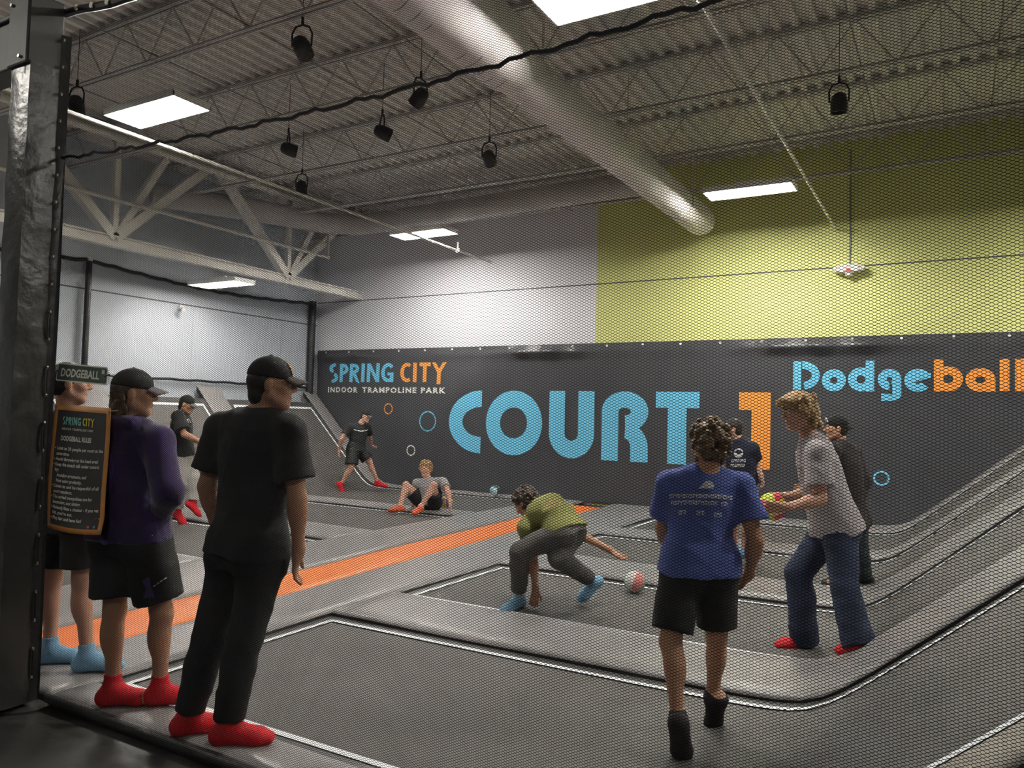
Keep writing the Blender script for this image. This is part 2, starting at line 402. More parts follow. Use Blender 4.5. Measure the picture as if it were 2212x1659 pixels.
pad('centre_line_pad', 'long orange pad stripe dividing the court', (2.42, OL(2.42), OR(2.42), 12.6, OL(12.6), OR(12.6)), orange, None, h=-0.012, cat='pad', two=False)
# sloped head pads on the left with the fence above
bedm = mat('trampoline_mesh', (0.105, 0.100, 0.095), 0.6, spec=0.3, var=0.08, vscale=3, bump=0.1, bscale=180)
cover = mat('spring_cover', (0.07, 0.068, 0.066), 0.4, bump=0.1, bscale=12)
white_w = mat('white_webbing', (0.86, 0.90, 0.92), 0.5)
def frame_strip(x0, x1, y0, y1, wd, dz):
    """a rectangular band following the court surface"""
    mb = MB(); rects = [(x0, x1, y0, y0+wd), (x0, x1, y1-wd, y1), (x0, x0+wd, y0+wd, y1-wd), (x1-wd, x1, y0+wd, y1-wd)]
    for (a, b, c, d_) in rects:
        n = max(2, int((b-a)/0.1)); P = []
        for i in range(n+1):
            xx = a+(b-a)*i/n; P.append([(xx, c, surf(xx)+dz), (xx, d_, surf(xx)+dz)])
        mb.grid(P)
    return mb
def trampoline(lb, x0, x1, y0, y1):
    r = thing('trampoline', lb, 'trampoline', ((x0+x1)/2, (y0+y1)/2, -0.05), 'court trampolines')
    n = int((x1-x0)/0.1); P = []
    for i in range(n+1):
        xx = x0+(x1-x0)*i/n; P.append([(xx, y0+(y1-y0)*j/6, surf(xx)-0.05) for j in range(7)])
    under(MB().grid(P).build('jumping_bed', bedm, smooth=True), r)
    under(frame_strip(x0-0.02, x1+0.02, y0-0.02, y1+0.02, 0.11, -0.046).build('spring_cover', cover), r)
    under(frame_strip(x0+0.09, x1-0.09, y0+0.09, y1-0.09, 0.042, -0.042).build('white_border', white_w), r)
    return r
trampoline('nearest right trampoline, where the runner in blue is', RX, RE-0.3, 2.68, 4.58)
trampoline('second right trampoline, where the stooping player reaches down', RX, RE-0.3, 5.38, 7.13)
trampoline('third right trampoline, beyond the stooping player', RX, RE-0.3, 8.0, 9.80)
trampoline('farthest right trampoline, under the word COURT', RX, RE-0.3, 10.45, 12.45)
trampoline('nearest left trampoline, behind the watchers', LE+0.25, LX, 2.68, 4.58)
trampoline('second left trampoline, beyond the watchers', LE+0.25, LX, 5.38, 7.15)
trampoline('third left trampoline, whose edge the seated boy rests his feet on', LE+0.25, LX, 8.0, 9.98)
trampoline('farthest left trampoline, behind the seated boy', LE+0.25, LX, 10.5, 12.85)
# skirt piping on the front pad
tag(MB().tube([(-4.2, 2.40, -0.02), (-3.6, 2.412, -0.025), (-2.6, 2.412, -0.025), (-1.6, 2.412, -0.02)], 0.026, 10).build('pad_skirt_roll', mat('dark_grey_vinyl', (0.05, 0.05, 0.05), 0.45, bump=0.2, bscale=12), smooth=True), 'rolled dark vinyl skirt along the front pad edge', 'pad')

# ---------------------------------------------------------------- banner
banner_m = mat('dark_vinyl_banner', (0.058, 0.058, 0.066), 0.36, var=0.06, vscale=1.0, bump=0.8, bscale=1.5, stretch=(2.4, 1, 0.55))
BZ = 2.965
def by(x, z):
    y = 13.235 + 0.010*math.sin(0.9*x+1.3*z) + 0.004*math.sin(2.3*x-3.1*z)
    fold = max(math.exp(-((x+11.9)/0.75)**4), math.exp(-((x+6.85)/0.85)**4), math.exp(-((x+1.9)/1.15)**4))
    e = max(0.0, min((z-2.66)/0.15, (2.965-z)/0.155, 1.0))
    y -= 0.135*e*fold*(0.75+0.25*math.sin(9*x)) + 0.018*e*abs(math.sin(x*4.5))
    return y - 0.10*max(0, 0.25-z)
P = []
nb = 160
for i in range(nb+1):
    x = -12.88 + (14.0)*i/nb
    zs = [0.0, 0.1, 0.25] + [0.25+2.37*j/14 for j in range(1, 15)] + [2.66, 2.70, 2.74, 2.78, 2.81, 2.85, 2.89, 2.93, BZ]
    P.append([(x, by(x, z), z) for z in zs])
ban = thing('banner', 'huge dark dodgeball banner across the back wall', 'banner', (-6, 13.24, 0))
under(MB().grid(P).build('sheet', banner_m, smooth=True, angle=0), ban)
for i in range(20): under(MB().lathe([(0.022, -0.004), (0.022, 0.004)], (-12.6+0.7*i, by(-12.6+0.7*i, BZ-0.05)-0.01, BZ-0.05), 10, 'y').build('eyelet', mat('brass_bright', (0.8, 0.78, 0.72), 0.3, 0.6)), ban)
pal = {'blue': (0.165, 0.58, 0.84), 'orange': (0.92, 0.34, 0.06), 'white': (0.80, 0.80, 0.76)}
for k in pal: mat('print_'+k, pal[k], 0.5)
class Glyphs:
    """flat letter shapes laid on a surface; (u,v) are metres along the surface"""
    def __init__(s, mapf): s.mb = MB(); s.m = mapf
    def patch(s, A, B):     # two point rows -> strip
        s.mb.grid([[s.m(*a), s.m(*b)] for a, b in zip(A, B)])
    def rect(s, x0, x1, z0, z1):
        n = max(1, int(abs(x1-x0)/0.1)); m = max(1, int(abs(z1-z0)/0.15))
        s.mb.grid([[s.m(x0+(x1-x0)*i/n, z0+(z1-z0)*j/m) for j in range(m+1)] for i in range(n+1)])
    def ring(s, cx, cz, rx, rz, t, a0=0, a1=360, tz=None):
        tz = t if tz is None else tz
        n = max(6, int(abs(a1-a0)/7)); A = []; B = []; M = []
        for i in range(n+1):
            a = math.radians(a0+(a1-a0)*i/n)
            A.append((cx+rx*math.cos(a), cz+rz*math.sin(a))); B.append((cx+max(0, rx-t)*math.cos(a), cz+max(0, rz-tz)*math.sin(a)))
        s.patch(A, B)
    def quad(s, *p):
        s.patch([p[0], p[3]], [p[1], p[2]])
    def build(s, name, m, parent=None):
        return s.mb.build(name, m, parent)
def glyph(g, ch, x0, x1, z0, z1, t):
    w_, h_ = x1-x0, z1-z0; cx, cz = (x0+x1)/2, (z0+z1)/2
    if ch == 'C': g.ring(x1, cz, w_, h_/2, t, 90, 270)
    elif ch in 'Oo': g.ring(cx, cz, w_/2, h_/2, t)
    elif ch == 'U':
        r = w_/2; g.rect(x0, x0+t, z0+r, z1); g.rect(x1-t, x1, z0+r, z1); g.ring(cx, z0+r, r, r, t, 180, 360)
    elif ch == 'R':
        g.rect(x0, x0+t, z0, z1-h_*0.29); g.ring(cx, z1-h_*0.29, w_/2, h_*0.29, t, -88, 180, h_*0.235); g.ring(cx, z0+h_*0.2, w_/2, h_*0.36, t, 0, 88, h_*0.235); g.rect(x1-t, x1, z0, z0+h_*0.2)
    elif ch == 'T': g.rect(x0, x1, z1-h_*0.225, z1); g.rect(cx-w_*0.215, cx+w_*0.215, z0, z1-h_*0.225)
    elif ch == '1': g.rect(x0, x1, z1-h_*0.235, z1); g.rect(x1-w_*0.6, x1, z0, z1-h_*0.235)
    elif ch == 'D': g.rect(x0, x0+t, z0, z1); g.ring(x0+w_*0.34, cz, w_*0.66, h_/2, t, -82, 90)
    elif ch == 'd': r = w_/2; g.ring(cx, z0+r, r, r, t); g.rect(x1-t, x1, z0, z1)
    elif ch == 'b': r = w_/2; g.ring(cx, z0+r, r, r, t); g.rect(x0, x0+t, z0, z1)
    elif ch == 'g': r = w_/2; g.ring(cx, z1-r, r, r, t, -65, 270); g.rect(x1-t, x1, z0+h_*0.2, z1-r); g.ring(cx, z0+h_*0.2, r, h_*0.2, t*0.9, 270, 360); g.rect(x0+w_*0.15, cx, z0, z0+t*0.9)
    elif ch == 'e': g.ring(cx, cz, w_/2, h_/2, t, 20, 320); g.quad((cx-w_*.2, cz-h_*.12), (cx-w_*.2+0.02, cz+h_*.1), (x1-0.01, cz+h_*0.32), (x1-0.01, cz+h_*0.12))
    elif ch == 'a': r = w_/2; g.ring(cx, cz, r, h_/2, t, -60, 300); g.rect(x1-t, x1, z0, cz+0.03)
    elif ch in 'lI': g.rect(x0, x1, z0, z1)
    elif ch == 'S':
        q = h_/4; g.ring(cx+w_*0.1, z1-q, w_*0.6, q*1.12, t*1.05, 75, 250, t*0.8); g.ring(cx-w_*0.1, z0+q, w_*0.6, q*1.12, t*1.05, -105, 70, t*0.8)
    elif ch == 'P': g.rect(x0, x0+t, z0, z1); g.ring(x0+w_*0.35, z1-h_*0.3, w_*0.65, h_*0.3, t, -90, 90, t*0.8)
    elif ch == 'r':   # condensed capital R
        g.rect(x0, x0+t, z0, z1); g.ring(x0+w_*0.35, z1-h_*0.28, w_*0.65, h_*0.28, t, -90, 90, t*0.8); g.quad((x0+w_*0.3, z0+h_*0.45), (x0+w_*0.3+t*1.1, z0+h_*0.45), (x1+t*0.3, z0-h_*0.08), (x1-t*0.7, z0))
    elif ch == 'N':
        g.rect(x0, x0+t, z0, z1); g.rect(x1-t, x1, z0, z1); g.quad((x0, z1), (x0+t, z1), (x1, z0), (x1-t, z0))
    elif ch == 'G': g.ring(cx+w_*0.05, cz, w_*0.55, h_/2, t, 40, 300, t*0.8); g.rect(x1-t, x1, z0, cz); g.rect(cx, x1, cz-t*0.6, cz)
    elif ch == 'c': g.ring(cx+w_*0.12, cz, w_*0.62, h_/2, t, 55, 305, t*0.8)
    elif ch == 't': g.rect(x0, x1, z1-t*0.8, z1); g.rect(cx-t/2, cx+t/2, z0, z1)
    elif ch == 'Y':
        g.quad((x0, z1), (x0+t, z1), (cx+t*0.5, cz), (cx-t*0.5, cz)); g.quad((x1-t, z1), (x1, z1), (cx+t*0.5, cz), (cx-t*0.5, cz)); g.rect(cx-t*0.5, cx+t*0.5, z0-h_*0.1, cz)
on_banner = lambda u, v: (u, by(u, v)-0.008, v)
g = Glyphs(on_banner)
for ch, a, b in (('C', -9.12, -8.33), ('O', -8.22, -6.93), ('U', -6.78, -5.83), ('R', -5.68, -4.77), ('T', -4.63, -3.84)):
    glyph(g, ch, a, b, 0.78, 2.06, 0.335)
under(g.build('word_court', MATS['print_blue']), ban)
g = Glyphs(on_banner); glyph(g, '1', -3.16, -2.64, 0.77, 2.06, 0.3); under(g.build('numeral', MATS['print_orange']), ban)
g = Glyphs(on_banner)
for ch, a, b, z0, z1 in (('D', -2.29, -1.88, 2.11, 2.575), ('o', -1.85, -1.49, 2.085, 2.44), ('d', -1.46, -1.08, 2.085, 2.57), ('g', -1.03, -0.70, 1.94, 2.44), ('e', -0.66, -0.29, 2.085, 2.435)):
    glyph(g, ch, a, b, z0, z1, 0.125)
under(g.build('word_dodge', MATS['print_blue']), ban)
g = Glyphs(on_banner)
for ch, a, b, z0, z1 in (('b', -0.26, 0.12, 2.09, 2.575), ('a', 0.15, 0.53, 2.09, 2.44), ('l', 0.58, 0.70, 2.10, 2.57), ('l', 0.77, 0.89, 2.10, 2.57)):
    glyph(g, ch, a, b, z0, z1, 0.125)
under(g.build('word_ball', MATS['print_orange']), ban)
def spring_city(mapf, u0, u1, z0, z1, m1, m2, parent, n1, n2):
    W = u1-u0; X = lambda f: u0+W*f
    g = Glyphs(mapf); t = W*0.030; h = z1-z0
    for ch, a, b in (('S', 0.0, 0.085), ('P', 0.098, 0.178), ('r', 0.19, 0.275), ('I', 0.295, 0.325), ('N', 0.345, 0.455), ('G', 0.47, 0.575)):
        glyph(g, ch, X(a), X(b), z0, z1, t)
    a_ = g.build(n1, m1, None)
    g = Glyphs(mapf)
    for ch, a, b in (('c', 0.63, 0.72), ('I', 0.735, 0.765), ('t', 0.785, 0.875), ('Y', 0.885, 1.0)):
        glyph(g, ch, X(a), X(b), z0, z1, t)
    b_ = g.build(n2, m2, None)
    return a_, b_
for o in spring_city(on_banner, -12.50, -9.23, 2.23, 2.65, MATS['print_blue'], MATS['print_orange'], ban, 'word_spring', 'word_city'): under(o, ban)
def text_obj(name, s, size, m, mapf, u, v, width=None, bold=0.0, sx=1.0, center=False, space=1.0):
    cu = bpy.data.curves.new(name, 'FONT'); cu.body = s; cu.size = size; cu.offset = bold; cu.space_character = space; cu.resolution_u = 2
    to = bpy.data.objects.new(name, cu); COL.objects.link(to)
    dg = bpy.context.evaluated_depsgraph_get(); dg.update()
    me = bpy.data.meshes.new_from_object(to.evaluated_get(dg))
    bpy.data.objects.remove(to); bpy.data.curves.remove(cu)
    xs_ = [v_.co.x for v_ in me.vertices]; wd = max(xs_)-min(xs_); x0 = min(xs_)
    k = (width/wd if width else sx)
    for v_ in me.vertices:
        uu = u + (v_.co.x-x0 - (wd/2 if center else 0))*k
        v_.co = mapf(uu, v+v_.co.y)
    me.update(); o = bpy.data.objects.new(name, me); COL.objects.link(o)
    me.materials.clear(); me.materials.append(m)
    return o
for wd, u0, wl in (('INDOOR', -12.52, 0.90), ('TRAMPOLINE', -11.49, 1.50), ('PARK', -9.87, 0.64)):
    under(text_obj('word_'+wd.lower(), wd, 0.16, MATS['print_white'], on_banner, u0, 2.0, wl, 0.007, space=1.25), ban)
for nm, cx, cz, r, c in (('ring_print', -10.732, 1.646, 0.122, 'orange'), ('ring_print', -9.661, 1.399, 0.217, 'blue'), ('ring_print', -10.077, 0.764, 0.117, 'white'), ('ring_print', -0.971, 0.739, 0.115, 'blue')):
    g = Glyphs(on_banner); g.ring(cx, cz, r, r, 0.026); o = under(g.build(nm, MATS['print_'+c]), ban); o['label'] = c+' ring'

# ---------------------------------------------------------------- fence on the left slope
FX = -12.93
black_pad = mat('black_padding', (0.02, 0.02, 0.022), 0.4)
def fpost(lb, y, r, z0, z1):
    o = MB().tube([(FX, y, z0), (FX, y, z1)], r, 14).build('fence_post', black_pad, smooth=True, angle=50)
    tag(o, lb, 'post', 'fence posts on the left slope')
    return o
po = fpost('slim black fence post behind the sign, with a pale cap', 7.72, 0.05, 1.9, 4.05)
MB().sphere((FX, 7.72, 4.06), 0.055, 8).build('cap', mat('pale_cap', (0.8, 0.8, 0.75), 0.4), po)
fpost('padded black corner post at the left end of the banner', 13.05, 0.085, 1.9, 4.10)
fpost('slim black fence post left of the padded column', 4.3, 0.05, 1.9, 4.05)
mb = MB(); pts = []
for i in range(0, 61):
    y = 2.6 + (13.05-2.6)*i/60; s = ((y-7.72)/(5.33) if y > 7.72 else (y-2.6)/5.12)
    pts.append((FX, y, 4.05-0.22*math.sin(PI*s)*0.6 + 0.012*math.sin(i*2.2)))
tag(MB().tube(pts, 0.035, 8).build('top_rope', black_pad, smooth=True), 'sagging black padded rope along the top of the left fence', 'rope')
tag(MB().tube([(FX, 2.6+0.2*i, 2.09+0.008*math.sin(i*1.9)) for i in range(53)], 0.025, 8).build('bottom_rope', black_pad, smooth=True), 'black rope along the head of the left slope', 'rope')
PEOPLE = {
 'P1': dict(hc=(-4.538,2.634,1.678), n=(-4.550,2.636,1.499), sl=(-4.810,2.606,1.404), hl=(-4.663,2.682,0.879), el=(-4.797,2.581,1.112), wl=(-4.659,2.557,0.905), fl=(0.151,0.304,-0.941), palm_left=(0.867,0.499,0.000), al=(-4.693,2.679,0.085), kl=(-4.695,2.670,0.504), tl=(0.711,0.703,0.000), sr=(-4.366,2.689,1.404), hr=(-4.439,2.695,0.889), er=(-4.317,2.721,1.121), wr=(-4.395,2.734,0.884), fr=(0.225,0.340,-0.913), palm_right=(0.867,0.499,0.000), ar=(-4.385,2.720,0.085), kr=(-4.428,2.696,0.520), tr=(0.748,0.663,0.000), hf=(0.515,0.857,0.000), hu=(0.000,0.000,1.000), s=1.00),
 'P2': dict(hc=(-3.710,2.490,1.618), n=(-3.733,2.485,1.460), sl=(-3.966,2.471,1.367), hl=(-3.838,2.512,0.846), el=(-4.017,2.491,1.091), wl=(-4.090,2.625,0.896), fl=(0.153,0.877,-0.456), palm_left=(0.867,0.499,0.000), al=(-3.784,2.493,0.085), kl=(-3.810,2.502,0.481), tl=(0.779,0.628,0.000), sr=(-3.531,2.513,1.371), hr=(-3.607,2.529,0.855), er=(-3.386,2.479,1.131), wr=(-3.553,2.565,0.970), fr=(-0.921,0.326,-0.212), palm_right=(0.867,0.499,0.000), ar=(-3.587,2.626,0.085), kr=(-3.559,2.599,0.482), tr=(0.748,0.663,0.000), hf=(0.595,0.802,-0.050), hu=(0.000,0.000,1.000), s=0.99),
 'P3': dict(hc=(-2.818,2.598,1.673), n=(-2.871,2.574,1.533), sl=(-3.111,2.555,1.455), hl=(-3.024,2.588,0.852), el=(-3.165,2.529,1.171), wl=(-3.185,2.620,0.933), fl=(0.151,0.304,-0.941), palm_left=(0.867,0.499,0.000), al=(-3.160,2.475,0.080), kl=(-3.070,2.510,0.457), tl=(0.672,0.741,0.000), sr=(-2.685,2.593,1.453), hr=(-2.816,2.592,0.864), er=(-2.630,2.601,1.149), wr=(-2.648,2.640,0.897), fr=(-0.202,-0.003,-0.979), palm_right=(0.752,0.659,0.000), ar=(-2.910,2.496,0.085), kr=(-2.847,2.518,0.488), tr=(0.812,0.584,0.000), hf=(0.714,0.698,-0.050), hu=(0.000,0.000,1.000), s=1.02),
 'P4': dict(hc=(-9.198,6.964,1.596), n=(-9.265,6.932,1.479), sl=(-9.438,7.020,1.412), hl=(-9.342,7.020,0.878), el=(-9.356,7.114,1.154), wl=(-9.124,7.144,1.065), fl=(0.822,0.473,-0.316), palm_left=(0.000,0.000,-1.000), al=(-9.021,6.993,0.249), kl=(-9.047,7.026,0.574), tl=(0.573,0.470,-0.671), sr=(-9.160,6.798,1.428), hr=(-9.185,6.902,0.889), er=(-8.997,6.789,1.194), wr=(-8.793,6.899,1.101), fr=(0.822,0.473,-0.316), palm_right=(0.000,0.000,-1.000), ar=(-9.246,6.928,0.117), kr=(-9.172,6.882,0.511), tr=(0.711,0.239,-0.662), hf=(0.827,0.475,-0.301), hu=(0.210,0.121,0.970), s=1.00),
 'P5': dict(hc=(-10.262,11.937,1.477), n=(-10.367,11.885,1.306), sl=(-10.288,12.049,1.234), hl=(-10.413,11.964,0.790), el=(-10.393,12.240,1.050), wl=(-10.471,12.398,0.873), fl=(-0.098,0.830,-0.549), palm_left=(0.000,0.000,1.000), al=(-10.148,12.241,0.138), kl=(-10.256,12.089,0.570), tl=(0.862,0.496,-0.105), sr=(-10.468,11.714,1.247), hr=(-10.432,11.791,0.794), er=(-10.544,11.566,1.015), wr=(-10.651,11.628,0.798), fr=(-0.086,-0.050,-0.995), palm_right=(0.867,0.499,0.000), ar=(-10.585,11.644,0.109), kr=(-10.410,11.717,0.438), tr=(0.533,0.179,-0.827), hf=(0.975,0.198,-0.105), hu=(0.210,0.121,0.970), s=1.00),
 'P6': dict(hc=(-7.428,10.144,0.661), n=(-7.389,10.176,0.482), sl=(-7.152,10.255,0.470), hl=(-7.292,10.227,0.104), el=(-6.953,10.118,0.330), wl=(-6.818,9.983,0.176), fl=(0.333,-0.165,-0.928), palm_left=(-0.867,-0.499,0.000), kl=(-7.148,9.998,0.427), al=(-7.234,9.788,0.095), tl=(0.082,-0.984,-0.158), sr=(-7.564,10.101,0.422), hr=(-7.454,10.157,0.097), er=(-7.685,10.210,0.195), wr=(-7.803,10.338,0.023), fr=(-0.300,0.520,-0.800), palm_right=(0.000,0.000,1.000), kr=(-7.681,9.973,0.400), ar=(-7.613,9.747,0.076), tr=(-0.589,-0.807,-0.051), hf=(0.241,-0.935,-0.259), hu=(-0.036,-0.135,0.990), s=0.98),
 'P7': dict(hc=(-3.173,5.786,0.807), n=(-3.095,5.789,0.719), sl=(-3.072,5.621,0.630), hl=(-2.764,5.638,0.613), el=(-3.061,5.727,0.369), wl=(-3.006,5.694,0.124), fl=(-0.036,-0.135,-0.990), palm_left=(-0.499,0.866,0.000), al=(-3.144,5.663,0.035), kl=(-3.071,5.519,0.447), tl=(-0.178,-0.977,-0.117), sr=(-3.146,5.970,0.673), hr=(-2.770,5.843,0.596), er=(-2.859,6.087,0.566), wr=(-2.553,6.188,0.426), fr=(0.784,0.329,-0.527), palm_right=(0.185,-0.322,0.928), ar=(-2.663,6.099,0.160), kr=(-2.750,5.604,0.411), tr=(-0.577,-0.461,-0.674), m=(-2.869,5.755,0.780), hf=(-0.754,-0.006,-0.657), hu=(-0.625,-0.060,0.779), s=0.99),
 'P8': dict(hc=(-1.070,3.849,1.430), n=(-1.088,3.845,1.299), sl=(-1.249,3.790,1.222), hl=(-1.180,3.815,0.814), el=(-1.312,3.897,0.985), wl=(-1.325,4.073,0.829), fl=(-0.258,0.904,-0.342), palm_left=(0.000,0.000,-1.000), al=(-1.123,3.604,0.129), kl=(-1.202,3.704,0.469), tl=(-0.002,0.450,-0.893), sr=(-0.924,3.943,1.225), hr=(-1.047,3.927,0.801), er=(-0.848,3.921,0.967), wr=(-0.905,4.045,0.776), fr=(-0.643,0.319,-0.696), palm_right=(-0.867,-0.499,0.000), ar=(-1.086,4.065,0.110), kr=(-1.041,3.952,0.460), tr=(-0.306,0.417,-0.856), hf=(-0.720,0.686,-0.100), hu=(-0.093,0.061,0.994), s=0.94),
 'P9': dict(hc=(-2.220,9.006,1.468), n=(-2.150,9.052,1.346), sl=(-2.316,9.123,1.258), hl=(-2.208,9.103,0.815), el=(-2.354,9.282,1.031), wl=(-2.434,9.390,0.826), fl=(-0.304,0.151,-0.941), palm_left=(0.867,0.499,0.000), al=(-2.276,9.425,0.030), kl=(-2.268,9.190,0.458), tl=(-0.966,0.260,0.000), sr=(-1.997,9.030,1.257), hr=(-2.063,9.093,0.825), er=(-2.002,9.231,1.063), wr=(-1.902,9.035,0.956), fr=(0.165,0.333,-0.928), palm_right=(-0.867,-0.499,0.000), ar=(-2.145,9.329,0.030), kr=(-2.090,9.160,0.465), tr=(-0.966,0.260,0.000), hf=(-0.967,-0.248,-0.053), hu=(0.000,0.000,1.000), s=0.98),
 'P10': dict(hc=(-0.934,5.558,1.634), n=(-0.850,5.615,1.448), sl=(-0.788,5.458,1.360), hl=(-0.672,5.642,0.854), el=(-0.762,5.435,1.057), wl=(-0.933,5.252,1.008), fl=(-0.913,-0.404,-0.052), palm_left=(-0.499,0.866,0.000), al=(-0.519,5.380,0.170), kl=(-0.611,5.481,0.473), tl=(-0.689,0.696,-0.199), sr=(-0.815,5.858,1.374), hr=(-0.742,5.823,0.834), er=(-0.879,5.823,1.070), wr=(-1.078,5.971,1.011), fr=(-0.806,-0.583,-0.104), palm_right=(0.478,-0.830,-0.287), ar=(-0.917,5.853,0.035), kr=(-0.939,5.691,0.503), tr=(-0.812,-0.583,-0.030), hf=(-0.809,-0.582,-0.081), hu=(-0.170,-0.098,0.981), s=1.02),
 'P11': dict(hc=(-0.956,7.768,1.517), n=(-0.911,7.801,1.375), sl=(-0.977,7.594,1.304), hl=(-0.850,7.802,0.660), el=(-0.992,7.573,1.029), wl=(-1.173,7.717,0.965), fl=(-0.933,-0.292,-0.212), palm_left=(-0.499,0.866,0.000), al=(-0.923,8.126,0.040), kl=(-0.982,7.851,0.352), tl=(-0.962,-0.273,0.000), sr=(-0.832,7.967,1.288), hr=(-0.806,7.990,0.653), er=(-0.733,7.958,1.014), wr=(-0.786,7.860,0.801), fr=(-0.183,-0.368,-0.912), palm_right=(-0.867,-0.499,0.000), ar=(-0.770,8.421,0.050), kr=(-0.780,8.153,0.332), tr=(-0.940,0.253,-0.229), hf=(-0.952,-0.285,-0.114), hu=(0.000,0.000,1.000), s=0.96),
}
BALLS = [(-1.082,5.504,0.977), (-2.551,6.786,0.052), (-7.706,12.809,0.110), (-7.313,10.612,0.100)]
# ================================================================ PEOPLE: implicit surfaces turned into meshes
A_ = lambda v: np.array(v, float)
def nrm(v): v = A_(v); return v/max(1e-9, np.linalg.norm(v))
class Field:
    def __init__(s, h): s.h = h; s.pr = []; s.cut = []; s.gr = [(s.pr, s.cut)]; s.carve = []; s.disp = None; s.gk = 0.03
    def group(s): s.pr = []; s.cut = []; s.gr.append((s.pr, s.cut)); return s
    def add(s, fn, c0, c1, pad, k=0.02): (s.carve if k < 0 else s.pr).append((fn, np.minimum(c0, c1)-pad, np.maximum(c0, c1)+pad, k)); return s
    def cap(s, a, b, ra, rb, k=0.02, flat=None):
        a = A_(a); b = A_(b); ab = b-a; L2 = max(1e-9, ab@ab)
        def fn(x, y, z):
            px, py, pz = x-a[0], y-a[1], z-a[2]
            t = np.clip((px*ab[0]+py*ab[1]+pz*ab[2])/L2, 0, 1)
            return np.sqrt((px-t*ab[0])**2+(py-t*ab[1])**2+(pz-t*ab[2])**2)-(ra+(rb-ra)*t)
        return s.add(fn, a, b, max(ra, rb)+0.03+k, k)
    def ell(s, c, r, ax, k=0.02):   # ax: 3 unit axes
        c = A_(c); r = A_(r); ax = [A_(v) for v in ax]
        def fn(x, y, z):
            px, py, pz = x-c[0], y-c[1], z-c[2]
            q = [px*v[0]+py*v[1]+pz*v[2] for v in ax]
            k0 = np.sqrt(sum((qi/ri)**2 for qi, ri in zip(q, r))); k1 = np.sqrt(sum((qi/ri**2)**2 for qi, ri in zip(q, r)))
            return np.where(k1 > 1e-6, k0*(k0-1)/np.maximum(k1, 1e-6), -min(r))
        return s.add(fn, c, c, max(r)+0.03+k, k)
    def loft(s, a, b, ra, rb, right, k=0.03):   # elliptical section tube, r=(across, deep)
        a = A_(a); b = A_(b); ab = b-a; L = np.linalg.norm(ab); u = ab/max(L, 1e-9)
        rt = A_(right); rt = nrm(rt-u*(rt@u)); f = np.cross(u, rt)
        def fn(x, y, z):
            px, py, pz = x-a[0], y-a[1], z-a[2]
            w_ = px*u[0]+py*u[1]+pz*u[2]; t = np.clip(w_/max(L, 1e-9), 0, 1)
            qx = px*rt[0]+py*rt[1]+pz*rt[2]; qy = px*f[0]+py*f[1]+pz*f[2]
            rx = ra[0]+(rb[0]-ra[0])*t; ry = ra[1]+(rb[1]-ra[1])*t
            n0 = np.sqrt((qx/rx)**2+(qy/ry)**2); n1 = np.sqrt((qx/rx**2)**2+(qy/ry**2)**2)
            d = np.where(n1 > 1e-6, n0*(n0-1)/np.maximum(n1, 1e-6), -np.minimum(rx, ry))
            ex = np.maximum(np.maximum(-w_, w_-L), 0)
            return np.where(ex > 0, np.sqrt(np.maximum(d, 0)**2+ex**2), d)
        m = max(ra[0], ra[1], rb[0], rb[1])
        return s.add(fn, a, b, m+0.03+k, k)
    def plane(s, p, n):  # keep the side the normal points away from
        s.cut.append((A_(p), nrm(n))); return s
    def mesh(s, sub=None):
        h = s.h; allp = [p for g in s.gr for p in g[0]]
        lo = np.min([p[1] for p in allp], 0)-2*h; hi = np.max([p[2] for p in allp], 0)+2*h
        n = np.ceil((hi-lo)/h).astype(int)+1
        ax = [lo[i]+h*np.arange(n[i]) for i in range(3)]
        X = ax[0][:, None, None]; Y = ax[1][None, :, None]; Z = ax[2][None, None, :]
        def window(c0, c1):
            i0 = np.maximum(0, ((c0-lo)/h).astype(int)); i1 = np.minimum(n, ((c1-lo)/h).astype(int)+2)
            return tuple(slice(a, b) for a, b in zip(i0, i1))
        def coords(sl): return X[sl[0]], Y[:, sl[1]], Z[:, :, sl[2]]
        d = None
        for pr, cuts in s.gr:
            g = np.full(n, 0.2, np.float32)
            for fn, c0, c1, k in pr:
                sl = window(c0, c1); v = fn(*coords(sl)).astype(np.float32); o = g[sl]
                if k > 0:
                    hh = np.maximum(k-np.abs(o-v), 0)/k; g[sl] = np.minimum(o, v)-hh*hh*k*0.25
                else: g[sl] = np.minimum(o, v)
            for p, nn in cuts:
                g = np.maximum(g, ((X-p[0])*nn[0]+(Y-p[1])*nn[1]+(Z-p[2])*nn[2]).astype(np.float32))
            if d is None: d = g
            else:
                hh = np.maximum(s.gk-np.abs(d-g), 0)/s.gk; d = np.minimum(d, g)-hh*hh*s.gk*0.25
        if s.disp is not None: d += s.disp(X, Y, Z).astype(np.float32)
        for fn, c0, c1, k in s.carve:
            sl = window(c0, c1); d[sl] = np.maximum(d[sl], -fn(*coords(sl)).astype(np.float32))
        return surface_net(d, lo, h)
